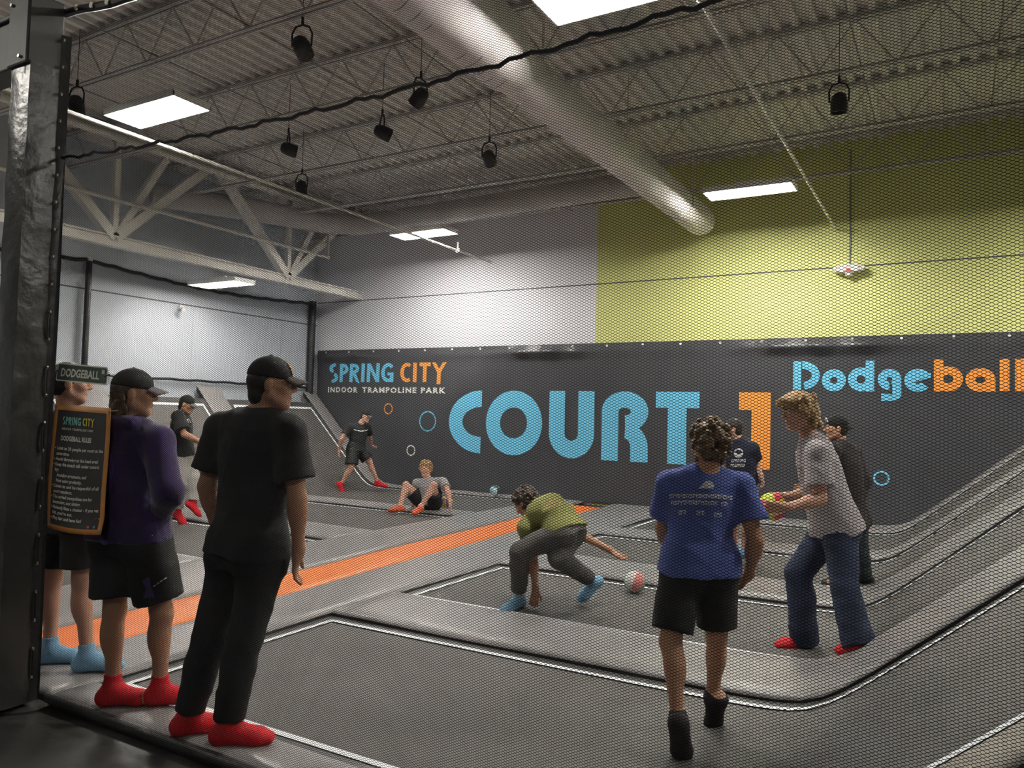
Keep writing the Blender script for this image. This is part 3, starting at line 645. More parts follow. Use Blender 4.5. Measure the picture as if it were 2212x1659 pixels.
def surface_net(d, lo, h):
    s = d < 0
    c = [s[i:s.shape[0]-1+i, j:s.shape[1]-1+j, k:s.shape[2]-1+k] for i in (0, 1) for j in (0, 1) for k in (0, 1)]
    any_ = c[0].copy(); all_ = c[0].copy()
    for q in c[1:]: any_ |= q; all_ &= q
    act = np.argwhere(any_ & ~all_)
    idx = np.full(any_.shape, -1, np.int32); idx[act[:, 0], act[:, 1], act[:, 2]] = np.arange(len(act))
    off = [(i, j, k) for i in (0, 1) for j in (0, 1) for k in (0, 1)]
    val = np.stack([d[act[:, 0]+o[0], act[:, 1]+o[1], act[:, 2]+o[2]] for o in off], 1)
    sm = np.zeros((len(act), 3)); cnt = np.zeros(len(act))
    for a in range(8):
        for ax in range(3):
            if off[a][ax] == 0:
                b = a + (4, 2, 1)[ax]
                va, vb = val[:, a], val[:, b]; m = (va < 0) != (vb < 0)
                t = np.where(m, va/np.where(np.abs(va-vb) < 1e-9, 1, va-vb), 0)
                p = np.array(off[a], float)[None, :].repeat(len(act), 0); p[:, ax] += t
                sm += np.where(m[:, None], p, 0); cnt += m
    V = lo + h*(act + sm/cnt[:, None])
    F = []
    for ax in range(3):
        sa = np.take(s, range(0, s.shape[ax]-1), ax); sb = np.take(s, range(1, s.shape[ax]), ax)
        e = np.argwhere(sa != sb); o1, o2 = [q for q in range(3) if q != ax]
        e = e[(e[:, o1] > 0) & (e[:, o2] > 0) & (e[:, o1] < idx.shape[o1]) & (e[:, o2] < idx.shape[o2])]
        q = []
        for (da, db) in ((-1, -1), (0, -1), (0, 0), (-1, 0)):
            t = e.copy(); t[:, o1] += da; t[:, o2] += db; q.append(idx[t[:, 0], t[:, 1], t[:, 2]])
        q = np.stack(q, 1); fl = s[e[:, 0], e[:, 1], e[:, 2]]
        if ax == 1: fl = ~fl
        q[~fl] = q[~fl][:, ::-1]; F.append(q)
    F = np.concatenate(F); F = F[(F >= 0).all(1)]
    return V, F
def wrinkle(amp, seed, f=14.0, dirs=7):
    r = np.random.default_rng(seed); ks = r.normal(size=(dirs, 3)); ks /= np.linalg.norm(ks, axis=1)[:, None]
    fr = f*(0.5+1.3*r.random(dirs)); ph = r.random(dirs)*6.28
    def fn(x, y, z):
        wx = 0.04*np.sin(9*z+ph[0])+0.03*np.sin(13*x+ph[1]); wy = 0.04*np.sin(8*x+ph[2])+0.03*np.sin(11*z+ph[3])
        t = 0
        for k, q, p in zip(ks, fr, ph):
            v = np.sin(q*(k[0]*(x+wx)+k[1]*(y+wy)+k[2]*z)+p); t = t + (1-np.abs(v))**2.2 - 0.35
        return -amp*t/dirs*2.4
    return fn
def fuzz(amp, f, seed):
    r = np.random.default_rng(seed); ph = r.random(9)*6.28
    def fn(x, y, z):
        a = np.sin(f*x+ph[0]+2*np.sin(f*0.6*z+ph[1]))*np.sin(f*y+ph[2]+2*np.sin(f*0.5*x+ph[3]))*np.sin(f*z+ph[4]+1.6*np.sin(f*0.7*y+ph[5]))
        b = np.sin(2.1*f*x+ph[6])*np.sin(2.2*f*y+ph[7])*np.sin(1.9*f*z+ph[8])
        return -amp*(a+0.5*b)
    return fn
SKIN = {}
def skin(tone):
    return mat('skin_'+tone, {'fair': (0.60, 0.34, 0.25), 'tan': (0.50, 0.27, 0.17), 'pink': (0.56, 0.32, 0.225)}[tone], 0.5, var=0.06, vscale=9, spec=0.35)
class Person:
    def __init__(s, J, name, label, tone, h=0.0065, feet_bare=False):
        s.J = {k: (A_(v) if hasattr(v, '__len__') else v) for k, v in J.items()}; s.h = h
        J = s.J; s.s = J['s']; s.tone = tone
        s.P = (J['hl']+J['hr'])/2; s.up = nrm(J['n']-s.P)
        rt = J['sr']-J['sl']; s.rt = nrm(rt-s.up*(rt@s.up)); s.fw = np.cross(s.up, s.rt)
        hrt = J['hr']-J['hl']; s.hrt = nrm(hrt)
        s.hfw = nrm(np.cross(A_((0, 0, 1)), s.hrt))
        s.hu = nrm(J['hu']); hf = J['hf']; s.hf = nrm(hf-s.hu*(hf@s.hu)); s.hr_ = np.cross(s.hf, s.hu)
        s.spine = [s.P, J['m'], J['n']] if 'm' in J else [s.P, J['n']]
        s.base = A_((s.P[0], s.P[1], min(J['al'][2], J['ar'][2])-0.08))
        f = Field(h); s.body_prims(f, 0.0); s.arms(f, 0.0); s.legs(f, 0.0); s.head(f); s.hands(f); s.feet(f, 0.0)
        V, F = f.mesh(); V = V-s.base
        s.root = np_mesh(name, V, F, skin(tone), None, True); s.root.location = Vector(s.base)
        tag(s.root, label, 'person')
    def emit(s, name, f, m, label=None, parent=None):
        V, F = f.mesh(); o = np_mesh(name, V-s.base, F, m, parent or s.root, True)
        if label: o['label'] = label
        return o
    def emit_mb(s, name, mb, m, label=None, smooth=True, parent=None):
        mb.v = [tuple(A_(v)-s.base) for v in mb.v]
        o = mb.build(name, m, parent or s.root, smooth=smooth, angle=0)
        if label: o['label'] = label
        return o
    def H(s, x, y, z):   # head frame -> world
        k = s.s*0.97
        return s.J['hc'] + (s.hr_*x + s.hf*y + s.hu*z)*k
    def spt(s, t):       # point along the spine, 0 pelvis .. 1 neck
        if len(s.spine) == 2: return s.spine[0]+(s.spine[1]-s.spine[0])*t
        if t < 0.5: return s.spine[0]+(s.spine[1]-s.spine[0])*t*2
        return s.spine[1]+(s.spine[2]-s.spine[1])*(t*2-1)
    def torso(s, f, st, k=0.03):
        for (t0, a), (t1, b) in zip(st[:-1], st[1:]):
            u = (t0+t1)/2; rt = s.hrt*(1-max(0, min(1, u)))+s.rt*max(0, min(1, u))
            f.loft(s.spt(t0), s.spt(t1), [q*s.s for q in a], [q*s.s for q in b], rt, k)
    def body_prims(s, f, o):
        st = [(-0.10, (0.150, 0.10)), (0.02, (0.162, 0.115)), (0.28, (0.140, 0.100)), (0.5, (0.150, 0.108)), (0.74, (0.168, 0.115)), (0.88, (0.15, 0.095)), (0.98, (0.085, 0.07))]
        s.torso(f, [(t, (a+o, b+o)) for t, (a, b) in st], 0.012)
        J = s.J; k = s.s
        for q in 'lr': f.cap(J['n']-s.up*0.02, J['s'+q], (0.055+o)*k, (0.060+o)*k, 0.04)
        f.cap(J['n']-s.up*0.03, s.H(0, -0.025, -0.06), (0.060)*k, 0.054*k, 0.03)
    def arms(s, f, o, upto=1.0):
        J = s.J; k = s.s
        for q in 'lr':
            S, E, W = J['s'+q], J['e'+q], J['w'+q]
            f.cap(S, E, (0.056+o)*k, (0.040+o)*k, 0.03); f.ell(S*0.62+E*0.38, ((0.050+o)*k, (0.045+o)*k, 0.09*k), s.lax(S, E), 0.03)
            f.cap(E, W, (0.041+o)*k, (0.026+o)*k, 0.02); f.ell(E*0.74+W*0.26, ((0.045+o)*k, (0.040+o)*k, 0.075*k), s.lax(E, W), 0.025)
    def lax(s, a, b):
        u = nrm(b-a); r = nrm(np.cross(u, s.fw)) if abs(u@s.fw) < 0.95 else nrm(np.cross(u, s.rt)); return [r, np.cross(u, r), u]
    def legs(s, f, o):
        J = s.J; k = s.s
        for q in 'lr':
            Hh, K, A = J['h'+q], J['k'+q], J['a'+q]
            f.cap(Hh, K, (0.086+o)*k, (0.054+o)*k, 0.04); f.ell(Hh*0.6+K*0.4, ((0.083+o)*k, (0.085+o)*k, 0.15*k), s.lax(Hh, K), 0.04)
            f.cap(K, A, (0.052+o)*k, (0.034+o)*k, 0.03)
            bk = nrm(np.cross(np.cross(K-Hh, A-K), A-K)) if np.linalg.norm(np.cross(nrm(K-Hh), nrm(A-K))) > 0.12 else -nrm(J['t'+q]*A_((1, 1, 0)))
            if bk@J['t'+q] > 0: bk = -bk
            f.ell(K*0.70+A*0.30+bk*0.018*k, ((0.050+o)*k, (0.052+o)*k, 0.105*k), s.lax(K, A), 0.03)
            f.cap(Hh-s.hfw*0.035*k, Hh-s.hfw*0.035*k+s.up*0.03, (0.094+o)*k, (0.088+o)*k, 0.05)
    def footpts(s, q):
        J = s.J; k = s.s; A = J['a'+q]; K = J['k'+q]; td = nrm(J['t'+q]); dn = nrm(A-K); side = nrm(np.cross(td, dn)); dn = nrm(np.cross(side, td))
        if dn@(A-K) < 0: dn = -dn; 
        return A, td, dn, side, k
    def feet(s, f, o):
        for q in 'lr':
            A, td, dn, side, k = s.footpts(q)
            heel = A-td*0.035*k+dn*0.042*k; ball = A+td*0.135*k+dn*0.052*k; toe = A+td*0.185*k+dn*0.056*k
            f.cap(A, heel, (0.036+o)*k, (0.036+o)*k, 0.03)
            for sd, rr_ in ((0.018, 0.024), (-0.018, 0.022)):
                f.cap(heel+side*sd*0.5*k, ball+side*sd*1.3*k, (0.032+o)*k, (rr_+o)*k, 0.03)
                f.cap(ball+side*sd*1.3*k, toe+side*sd*1.0*k, (rr_+o)*k, (0.017+o)*k, 0.03)
            f.cap(A, ball+side*0.004, (0.037+o)*k, (0.024+o)*k, 0.04)
    def hands(s, f):
        J = s.J; k = s.s
        for q in 'lr':
            W = J['w'+q]; d = nrm(J['f'+q]); pn = J[{'l': 'palm_left', 'r': 'palm_right'}[q]]; pn = nrm(pn-d*(pn@d)); sd = np.cross(d, pn)   # thumb side
            if (sd@s.fw) < 0 and abs(sd@s.fw) > 0.2: sd = -sd
            if q+'_thumb' in J and sd@J[q+'_thumb'] < 0: sd = -sd
            f.cap(W-d*0.01, W+d*0.03*k, 0.027*k, 0.026*k, 0.02)
            for t in (-0.027, -0.009, 0.009, 0.027):
                f.cap(W+d*0.03*k+sd*t*0.6*k, W+d*0.088*k+sd*t*k, 0.0165*k, 0.0125*k, 0.014)
            curl = J.get('curl', 0.55)
            for t, L in ((0.030, 0.070), (0.0105, 0.080), (-0.0105, 0.075), (-0.030, 0.058)):
                a = W+d*0.088*k+sd*t*k; d1 = nrm(d*math.cos(curl*0.6)+pn*math.sin(curl*0.6)+sd*t*2.2); b = a+d1*L*0.55*k
                d2 = nrm(d*math.cos(curl*1.5)+pn*math.sin(curl*1.5)+sd*t*1.5); c = b+d2*L*0.45*k
                f.cap(a, b, 0.0098*k, 0.0088*k, 0.006); f.cap(b, c, 0.0088*k, 0.0076*k, 0.004)
            a = W+d*0.032*k+sd*0.026*k+pn*0.004; b = a+nrm(d*0.75+sd*0.62+pn*0.35)*0.045*k; c = b+nrm(d+sd*0.2+pn*0.45)*0.032*k
            f.cap(a, b, 0.0135*k, 0.0105*k, 0.01); f.cap(b, c, 0.0105*k, 0.0085*k, 0.004)
    def hax(s): return [s.hr_, s.hf, s.hu]
    def head(s, f):
        k = s.s*0.97; H = s.H; ax = s.hax()
        f.ell(H(0, -0.012, 0.032), (0.076*k, 0.097*k, 0.087*k), ax, 0.02)
        f.ell(H(0, 0.025, -0.035), (0.060*k, 0.066*k, 0.080*k), ax, 0.03)
        f.cap(H(-0.022, 0.062, -0.100), H(0.022, 0.062, -0.100), 0.019*k, 0.019*k, 0.02)
        for sx in (-1, 1):
            f.cap(H(sx*0.056, -0.008, -0.055), H(sx*0.018, 0.058, -0.098), 0.020*k, 0.018*k, 0.03)
            f.ell(H(sx*0.042, 0.056, -0.018), (0.026*k, 0.026*k, 0.024*k), ax, 0.025)
            f.ell(H(sx*0.080, -0.012, -0.008), (0.010*k, 0.022*k, 0.033*k), ax, 0.006)
            f.ell(H(sx*0.031, 0.100, 0.010), (0.019*k, 0.018*k, 0.013*k), ax, -1)
            f.ell(H(sx*0.013, 0.097, -0.030), (0.009*k, 0.010*k, 0.008*k), ax, 0.008)
        f.cap(H(-0.036, 0.077, 0.027), H(0.036, 0.077, 0.027), 0.012*k, 0.012*k, 0.015)
        f.cap(H(0, 0.086, 0.018), H(0, 0.110, -0.024), 0.0085*k, 0.0125*k, 0.012)
        f.cap(H(-0.016, 0.083, -0.058), H(0.016, 0.083, -0.058), 0.0085*k, 0.0085*k, 0.008)
        f.cap(H(-0.013, 0.081, -0.072), H(0.013, 0.081, -0.072), 0.009*k, 0.009*k, 0.008)
    def face(s, brow=(0.10, 0.06, 0.035)):
        k = s.s*0.97
        for sx in (-1, 1):
            mb = MB().sphere((0, 0, 0), 0.0125*k, 8); mb.v = [tuple(s.H(sx*0.031, 0.080, 0.009)+A_(v)) for v in mb.v]
            o = s.emit_mb('eye', mb, [mat('eye_white', (0.75, 0.72, 0.68), 0.2), mat('eye_dark', (0.05, 0.035, 0.025), 0.2)])
            c = s.H(sx*0.031, 0.080, 0.009)-s.base
            for p in o.data.polygons:
                if nrm(A_(p.center)-c)@nrm(s.hf) > 0.86: p.material_index = 1
            pts = [s.H(sx*x, y, z) for x, y, z in ((0.014, 0.090, 0.026), (0.03, 0.089, 0.032), (0.046, 0.078, 0.028))]
            s.emit_mb('eyebrow', MB().tube(pts, [0.003, 0.0042, 0.0025], 6), mat('brow_%d' % int(brow[0]*1000), brow, 0.8))
        pts = [s.H(x, y, z) for x, y, z in ((-0.023, 0.082, -0.065), (-0.01, 0.0905, -0.0635), (0, 0.091, -0.0645), (0.01, 0.0905, -0.0635), (0.023, 0.082, -0.065))]
        s.emit_mb('lips', MB().tube(pts, [0.002, 0.0045, 0.005, 0.0045, 0.002], 8), mat('lips', (0.46, 0.19, 0.16), 0.45))
    # ---------------- clothing
    def tee(s, m, name='t_shirt', hem=-0.16, o=0.020, sleeve=0.62, flare=0.012, seed=1, amp=0.007, label=None, drape=0.0, neck_r=0.078, slv_r=0.074, hipr=0.128):
        f = Field(s.h*1.15); J = s.J; k = s.s
        st = [(hem, (0.168+o+drape, 0.125+o+drape)), (0.03, (0.166+o+drape*0.9, 0.124+o+drape*0.8)), (0.28, (0.150+o+drape*0.7, 0.112+o+drape*0.6)), (0.5, (0.157+o+drape*0.4, 0.118+o)), (0.76, (0.172+o*0.8, 0.120+o*0.8)), (0.89, (0.150+o*0.7, 0.098+o*0.7)), (0.985, (0.088+o*0.5, 0.072+o*0.5))]
        s.torso(f, st, 0.014)
        for q in 'lr': f.cap(J['n']-s.up*0.025, J['s'+q], (0.058+o*0.5)*k, (0.064+o*0.5)*k, 0.05)
        if hipr:
            for q in 'lr': f.cap(J['h'+q]-s.hfw*0.028*k-s.up*0.02*k, J['h'+q]-s.hfw*0.02*k+s.up*0.05*k, hipr*k, (hipr-0.008)*k, 0.06)
        f.plane(s.spt(hem+0.02), -nrm(s.spt(0.3)-s.spt(0.0)))
        f.gk = 0.035
        for q in 'lr':
            S, E, W = J['s'+q], J['e'+q], J['w'+q]; f.group()
            if sleeve <= 1:
                e = S+(E-S)*(sleeve+0.15); f.cap(S, e, (slv_r-0.006)*k, (slv_r+flare)*k, 0.03); f.plane(S+(E-S)*sleeve, nrm(E-S))
            else:
                f.cap(S, E, slv_r*k, (slv_r-0.010)*k, 0.03); f.cap(E, W-(W-E)*0.02, (slv_r-0.010)*k, 0.044*k, 0.03)
                f.ell(W-(W-E)*0.06, (0.047*k, 0.047*k, 0.035*k), s.lax(E, W), 0.01); f.plane(W+(W-E)*0.03, nrm(W-E))
        f.cap(J['n']+s.up*0.005+s.fw*0.02, s.H(0, -0.0, -0.02), neck_r*k*0.88, neck_r*k*1.25, -1)
        f.disp = wrinkle(amp, seed)
        return s.emit(name, f, m, label)
    def bottoms(s, m, name, waist=0.20, length=1.0, o=0.018, flare=0.0, hip=0.0, seed=3, amp=0.006, label=None, cuff=None):
        """length <1: share of the thigh (shorts); >1: trousers to the given share of the shin"""
        f = Field(s.h*1.15); J = s.J; k = s.s
        st = [(-0.08, (0.155+o+hip, 0.115+o+hip)), (0.03, (0.162+o*0.8+hip, 0.120+o*0.8+hip)), (waist, (0.140, 0.100)), (waist+0.04, (0.120, 0.085))]
        s.torso(f, st, 0.03)
        for q in 'lr':
            Hh = J['h'+q]; f.cap(Hh-s.hfw*0.030*k, Hh-s.hfw*0.030*k+s.up*0.03, (0.096+o*0.8)*k, (0.090+o*0.8)*k, 0.06)
        f.gk = 0.04
        for q in 'lr':
            Hh, K, A = J['h'+q], J['k'+q], J['a'+q]; f.group()
            if length <= 1:
                e = Hh+(K-Hh)*(length+0.2)
                f.cap(Hh, e, (0.094+o)*k, (0.080+o+flare)*k, 0.035); f.plane(Hh+(K-Hh)*length, nrm(K-Hh))
            else:
                f.cap(Hh, K, (0.092+o)*k, (0.060+o)*k, 0.04); sh = length-1; e = K+(A-K)*(sh+0.14)
                f.cap(K, e, (0.060+o)*k, (0.042+o+flare)*k, 0.03)
                f.ell(K*0.7+A*0.3-nrm(J['t'+q])*0.012, ((0.052+o)*k, (0.052+o)*k, 0.12*k), s.lax(K, A), 0.03); f.plane(K+(A-K)*sh, nrm(A-K))
        f.disp = wrinkle(amp, seed, 11)
        return s.emit(name, f, m, label)
    def socks(s, m, top=0.07, label=None, names='lr'):
        for q in names:
            f = Field(s.h*0.95); A, td, dn, side, k = s.footpts(q); K = s.J['k'+q]; sh = nrm(K-A)
            o = 0.0045
            heel = A-td*0.035*k+dn*0.042*k; ball = A+td*0.135*k+dn*0.052*k; toe = A+td*0.185*k+dn*0.056*k
            f.cap(A, heel, (0.036+o)*k, (0.036+o)*k, 0.03)
            for sd, rr_ in ((0.018, 0.024), (-0.018, 0.022)):
                f.cap(heel+side*sd*0.5*k, ball+side*sd*1.3*k, (0.032+o)*k, (rr_+o)*k, 0.03); f.cap(ball+side*sd*1.3*k, toe+side*sd*k, (rr_+o)*k, (0.017+o)*k, 0.03)
            f.cap(A, ball+side*0.004, (0.037+o)*k, (0.024+o)*k, 0.04)
            f.cap(A, A+sh*(top+0.05)*k, (0.036+o)*k, (0.041+o)*k, 0.02)
            f.disp = fuzz(0.0012, 90, 5); f.plane(A+sh*top*k, sh)
            s.emit('sock', f, m, label)
    def cap_hat(s, m, mb_, back=False, label=None, tilt=0.0, bill_label=None, badge=None):
        f = Field(min(s.h, 0.006)); k = s.s*0.97; ax = s.hax()
        f.ell(s.H(0, -0.012, 0.040), (0.086*k, 0.107*k, 0.098*k), ax, 0.01)
        f.cap(s.H(0, -0.01, 0.136), s.H(0, -0.01, 0.139), 0.009*k, 0.008*k, 0.006)
        f.plane(s.H(0, 0.0, 0.030), -s.hu-s.hf*(0.12+tilt))
        o = s.emit('cap', f, m, label)
        sg = -1 if back else 1
        mb = MB(); rows = []
        for i in range(11):
            a = -1.0+2.0*i/10; row = []
            for j in range(7):
                r = j/6; yy = 0.062+0.030*(1-a*a)+r*0.078*(1-0.45*a*a); xx = a*0.078*(1-0.10*r)
                zz = 0.042-0.022*a*a-0.022*r-0.006*r*r
                row.append(s.H(xx, sg*yy-0.0, zz))
            rows.append(row)
        mb.grid(rows)
        b = s.emit_mb('brim', mb, mb_, bill_label, parent=o)
        md = b.modifiers.new('thick', 'SOLIDIFY'); md.thickness = 0.006
        if badge is not None:
            pts = []
            mb2 = MB(); g = [[s.H(-0.030+0.06*i/6, math.sqrt(max(0, 1-((-0.030+0.06*i/6)/0.088)**2-((0.052+0.05*j/5-0.040)/0.100)**2))*0.1085-0.012+0.003, 0.052+0.05*j/5) for j in range(6)] for i in range(7)]
            s.emit_mb('badge', mb2.grid(g), badge, parent=o)
        return o
    def hair(s, m, kind, seed=1, label=None):
        f = Field(min(s.h, 0.006)); k = s.s*0.97; ax = s.hax(); r = np.random.default_rng(seed)
        if kind == 'short':
            f.ell(s.H(0, -0.016, 0.036), (0.083*k, 0.102*k, 0.094*k), ax, 0.01); f.ell(s.H(0, -0.045, -0.02), (0.074*k, 0.065*k, 0.07*k), ax, 0.02)
            f.disp = fuzz(0.004, 130, seed); f.plane(s.H(0, 0.040, 0.03), s.hf*1.0-s.hu*0.62)
        elif kind == 'undercap':   # hair showing below a cap at the back
            f.ell(s.H(0, -0.026, 0.022), (0.081*k, 0.094*k, 0.08*k), ax, 0.01)
            for i in range(60):
                a = r.uniform(-1.35, 1.35); rr_ = 0.078+r.uniform(-0.006, 0.014); z = r.uniform(-0.115, 0.0)
                f.ell(s.H(rr_*math.sin(a)*0.95, -0.022-rr_*math.cos(a)*0.92, z), (0.016*k, 0.016*k, 0.028*k), ax, 0.012)
            f.disp = fuzz(0.0035, 120, seed); f.plane(s.H(0, -0.004, 0), s.hf)
        elif kind == 'nape':
            f.ell(s.H(0, -0.030, 0.015), (0.080*k, 0.090*k, 0.085*k), ax, 0.01); f.ell(s.H(0, -0.062, -0.055), (0.062*k, 0.048*k, 0.055*k), ax, 0.02)
            f.disp = fuzz(0.003, 140, seed); f.plane(s.H(0, -0.008, 0), s.hf)
        elif kind == 'curly':
            f.ell(s.H(0, -0.018, 0.040), (0.084*k, 0.098*k, 0.094*k), ax, 0.01)
            for i in range(340):
                v = nrm(r.normal(size=3)); 
                if v[1] > 0.25 and v[2] < 0.45: continue
                if v[2] < -0.92: continue
                q = r.uniform(0.96, 1.24)
                f.ell(s.H(v[0]*0.092*q, -0.022+v[1]*0.105*q, 0.022+v[2]*0.105*q), (0.017*k, 0.017*k, 0.017*k), ax, 0.006)
            f.disp = fuzz(0.0045, 150, seed)
        elif kind == 'wavy':   # thick wavy mop covering the ears and nape
            f.ell(s.H(0, -0.018, 0.048), (0.094*k, 0.112*k, 0.096*k), ax, 0.01); f.ell(s.H(0, 0.040, 0.078), (0.076*k, 0.082*k, 0.046*k), ax, 0.03)
            f.ell(s.H(0, -0.055, -0.025), (0.090*k, 0.070*k, 0.095*k), ax, 0.03)
            for i in range(130):
                a = r.uniform(-1.9, 1.9); z = r.uniform(-0.115, 0.09); q = 1+r.uniform(-0.05, 0.13)
                if abs(a) > 1.35 and z < -0.03: continue
                f.ell(s.H(0.092*q*math.sin(a), -0.02-0.108*q*math.cos(a), z), (0.014*k, 0.016*k, 0.026*k), ax, 0.01)
            for i in range(26):
                f.ell(s.H(r.uniform(-0.06, 0.06), 0.085+r.uniform(0, 0.028), 0.062+r.uniform(0, 0.04)), (0.016*k, 0.016*k, 0.014*k), ax, 0.01)
            f.disp = fuzz(0.005, 110, seed)
        return s.emit('hair', f, m, label)
def project_print(P_, ob, name, shapes, m, origin, ax_u, ax_v, ray, label=None):
    """lay flat shapes (MB in u,v metres) on a garment by casting along ray"""
    from mathutils.bvhtree import BVHTree
    me = ob.data
    bv = BVHTree.FromPolygons([v.co[:] for v in me.vertices], [p.vertices[:] for p in me.polygons])
    vs = []
    for (u, v, _) in shapes.v:
        o = A_(origin)+A_(ax_u)*u+A_(ax_v)*v-P_.base
        hit = bv.ray_cast(Vector(o-A_(ray)*0.4), Vector(nrm(ray)), 1.0)
        vs.append(tuple((A_(hit[0])-nrm(ray)*0.004) if hit[0] is not None else o))
    shapes.v = vs
    ob2 = shapes.build(name, m, ob)
    if label: ob2['label'] = label
    return ob2
# ---------------------------------------------------------------- the eleven people
black_c = mat('black_cotton', (0.010, 0.010, 0.012), 0.85, sheen=0.05)
black_s = mat('black_sport', (0.009, 0.009, 0.010), 0.6)
red_sock = mat('red_sock', (0.58, 0.012, 0.020), 0.8)
blue_sock = mat('blue_sock', (0.22, 0.42, 0.60), 0.85, var=0.1, vscale=40)
dark_hair = mat('dark_brown_hair', (0.022, 0.014, 0.009), 0.5)
brown_hair = mat('brown_hair', (0.085, 0.050, 0.026), 0.5, var=0.35, vscale=60)
curly_hair = mat('light_brown_curls', (0.16, 0.10, 0.05), 0.5, var=0.5, vscale=45)
blond_hair = mat('dark_blond_hair', (0.36, 0.23, 0.105), 0.5, var=0.5, vscale=40)
cap_k = mat('black_cap_cloth', (0.012, 0.012, 0.012), 0.8)
def rows_print(widths, h, gap, cell=0.013):
    """blocky illegible lettering rows, centred"""
    mb = MB(); r = np.random.default_rng(4)
    for j, w_ in enumerate(widths):
        u = -w_/2; v = -j*(h+gap)
        while u < w_/2-cell:
            if r.random() > 0.12:
                for (a, b, c, d_) in ((0, .3, 0, 1), (0, 1, .75, 1), (.7, 1, r.choice([0, .5]), 1), (0, 1, 0, r.choice([.0, .22]))):
                    if d_-c > 0.05: mb.add([(u+a*cell*.8, v+c*h, 0), (u+b*cell*.8, v+c*h, 0), (u+b*cell*.8, v+d_*h, 0), (u+a*cell*.8, v+d_*h, 0)], [(0, 1, 2, 3)])
            u += cell
    return mb
def disc(r, n=14): return MB().add([(r*math.cos(2*PI*i/n), r*math.sin(2*PI*i/n), 0) for i in range(n)], [tuple(range(n))])
def arcstrip(x0, x1, y0, bow, t, n=14):
    A = [(x0+(x1-x0)*i/n, y0+bow*math.sin(PI*i/n), 0) for i in range(n+1)]; return MB().grid([[a, (a[0], a[1]+t, 0)] for a in A])
NEAR, MID, FAR = 0.0065, 0.007, 0.009

p = Person(PEOPLE['P1'], 'person', 'watcher in black with pale blue socks, half hidden behind the hanging signs', 'pink', NEAR)
p.face(); p.hair(dark_hair, 'short', 3); p.tee(black_c, seed=2, hem=-0.14); p.bottoms(black_s, 'shorts', length=0.78, o=0.03, flare=0.012, seed=5); p.socks(blue_sock, 0.075)

p = Person(PEOPLE['P2'], 'person', 'watcher in a purple hoodie and black shorts with red socks', 'tan', NEAR)
p.face(); p.hair(brown_hair, 'undercap', 5)
p.cap_hat(cap_k, mat('grey_brim', (0.24, 0.21, 0.22), 0.8), label=None, bill_label='grey brim')
hd = p.tee(mat('purple_fleece', (0.030, 0.012, 0.085), 0.9, sheen=0.3, var=0.12, vscale=14), 'hoodie', hem=0.0, o=0.042, hipr=0.145, sleeve=2, seed=7, amp=0.012, slv_r=0.088, neck_r=0.07)
f = Field(0.007); k = p.s
f.ell(p.J['n']-p.fw*0.055+p.up*0.005, (0.125, 0.075, 0.055), [p.rt, p.fw, p.up], 0.02); f.ell(p.J['n']-p.fw*0.085-p.up*0.06, (0.095, 0.045, 0.075), [p.rt, p.fw, p.up], 0.03)
f.cap(p.J['n']+p.fw*0.03+p.rt*0.08, p.J['n']-p.fw*0.05+p.rt*0.09, 0.03, 0.035, 0.03); f.cap(p.J['n']+p.fw*0.03-p.rt*0.08, p.J['n']-p.fw*0.05-p.rt*0.09, 0.03, 0.035, 0.03)
f.disp = wrinkle(0.010, 9, 18); p.emit('hood', f, MATS['purple_fleece'], parent=hd)
sh = p.bottoms(black_s, 'shorts', length=0.80, o=0.034, flare=0.014, seed=8)
cr = A_((0.8666, 0.4983, 0.0258)); cu_ = A_((0, 0, 1.0)); away = nrm(A_((-0.499, 0.866, 0.0)))
em = MB().add([(-.03, .035, 0), (.005, .055, 0), (.012, .0, 0), (.03, -.05, 0), (-.025, -.055, 0), (-.008, -.01, 0)], [(0, 1, 2, 5), (5, 2, 3, 4)])
project_print(p, sh, 'emblem', em, mat('purple_emblem', (0.075, 0.060, 0.19), 0.6), p.J['kr']+A_((0, 0, 0.165))-cr*0.01, cr, cu_, away, 'purple bow shaped emblem')
ch = MB()
for i in range(4): ch.grid([[(0.012+0.013*i, 0.0+0.010*i, 0), (0.012+0.013*i, 0.006+0.010*i, 0)], [(0.022+0.013*i, 0.006+0.010*i, 0), (0.022+0.013*i, 0.013+0.010*i, 0)]])
project_print(p, sh, 'white_mark', ch, mat('shorts_white', (0.7, 0.68, 0.68), 0.6), p.J['kr']+A_((0, 0, 0.165))-cr*0.0, cr, cu_, away)
p.socks(red_sock, 0.075)

p = Person(PEOPLE['P3'], 'person', 'tall watcher in black t-shirt and black trousers with red socks', 'tan', NEAR)
p.face(); p.hair(dark_hair, 'nape', 6)
p.cap_hat(cap_k, mat('dark_olive_brim', (0.055, 0.045, 0.035), 0.8), badge=mat('orange_badge', (0.55, 0.30, 0.10), 0.6), bill_label='dark brown brim')
p.tee(black_c, seed=11, hem=-0.01, o=0.026, drape=0.008, sleeve=0.74, flare=0.020, amp=0.009, slv_r=0.082)
p.bottoms(mat('black_trousers', (0.008, 0.009, 0.010), 0.75), 'trousers', length=1.92, o=0.022, flare=0.006, seed=12, amp=0.008); p.socks(red_sock, 0.08)

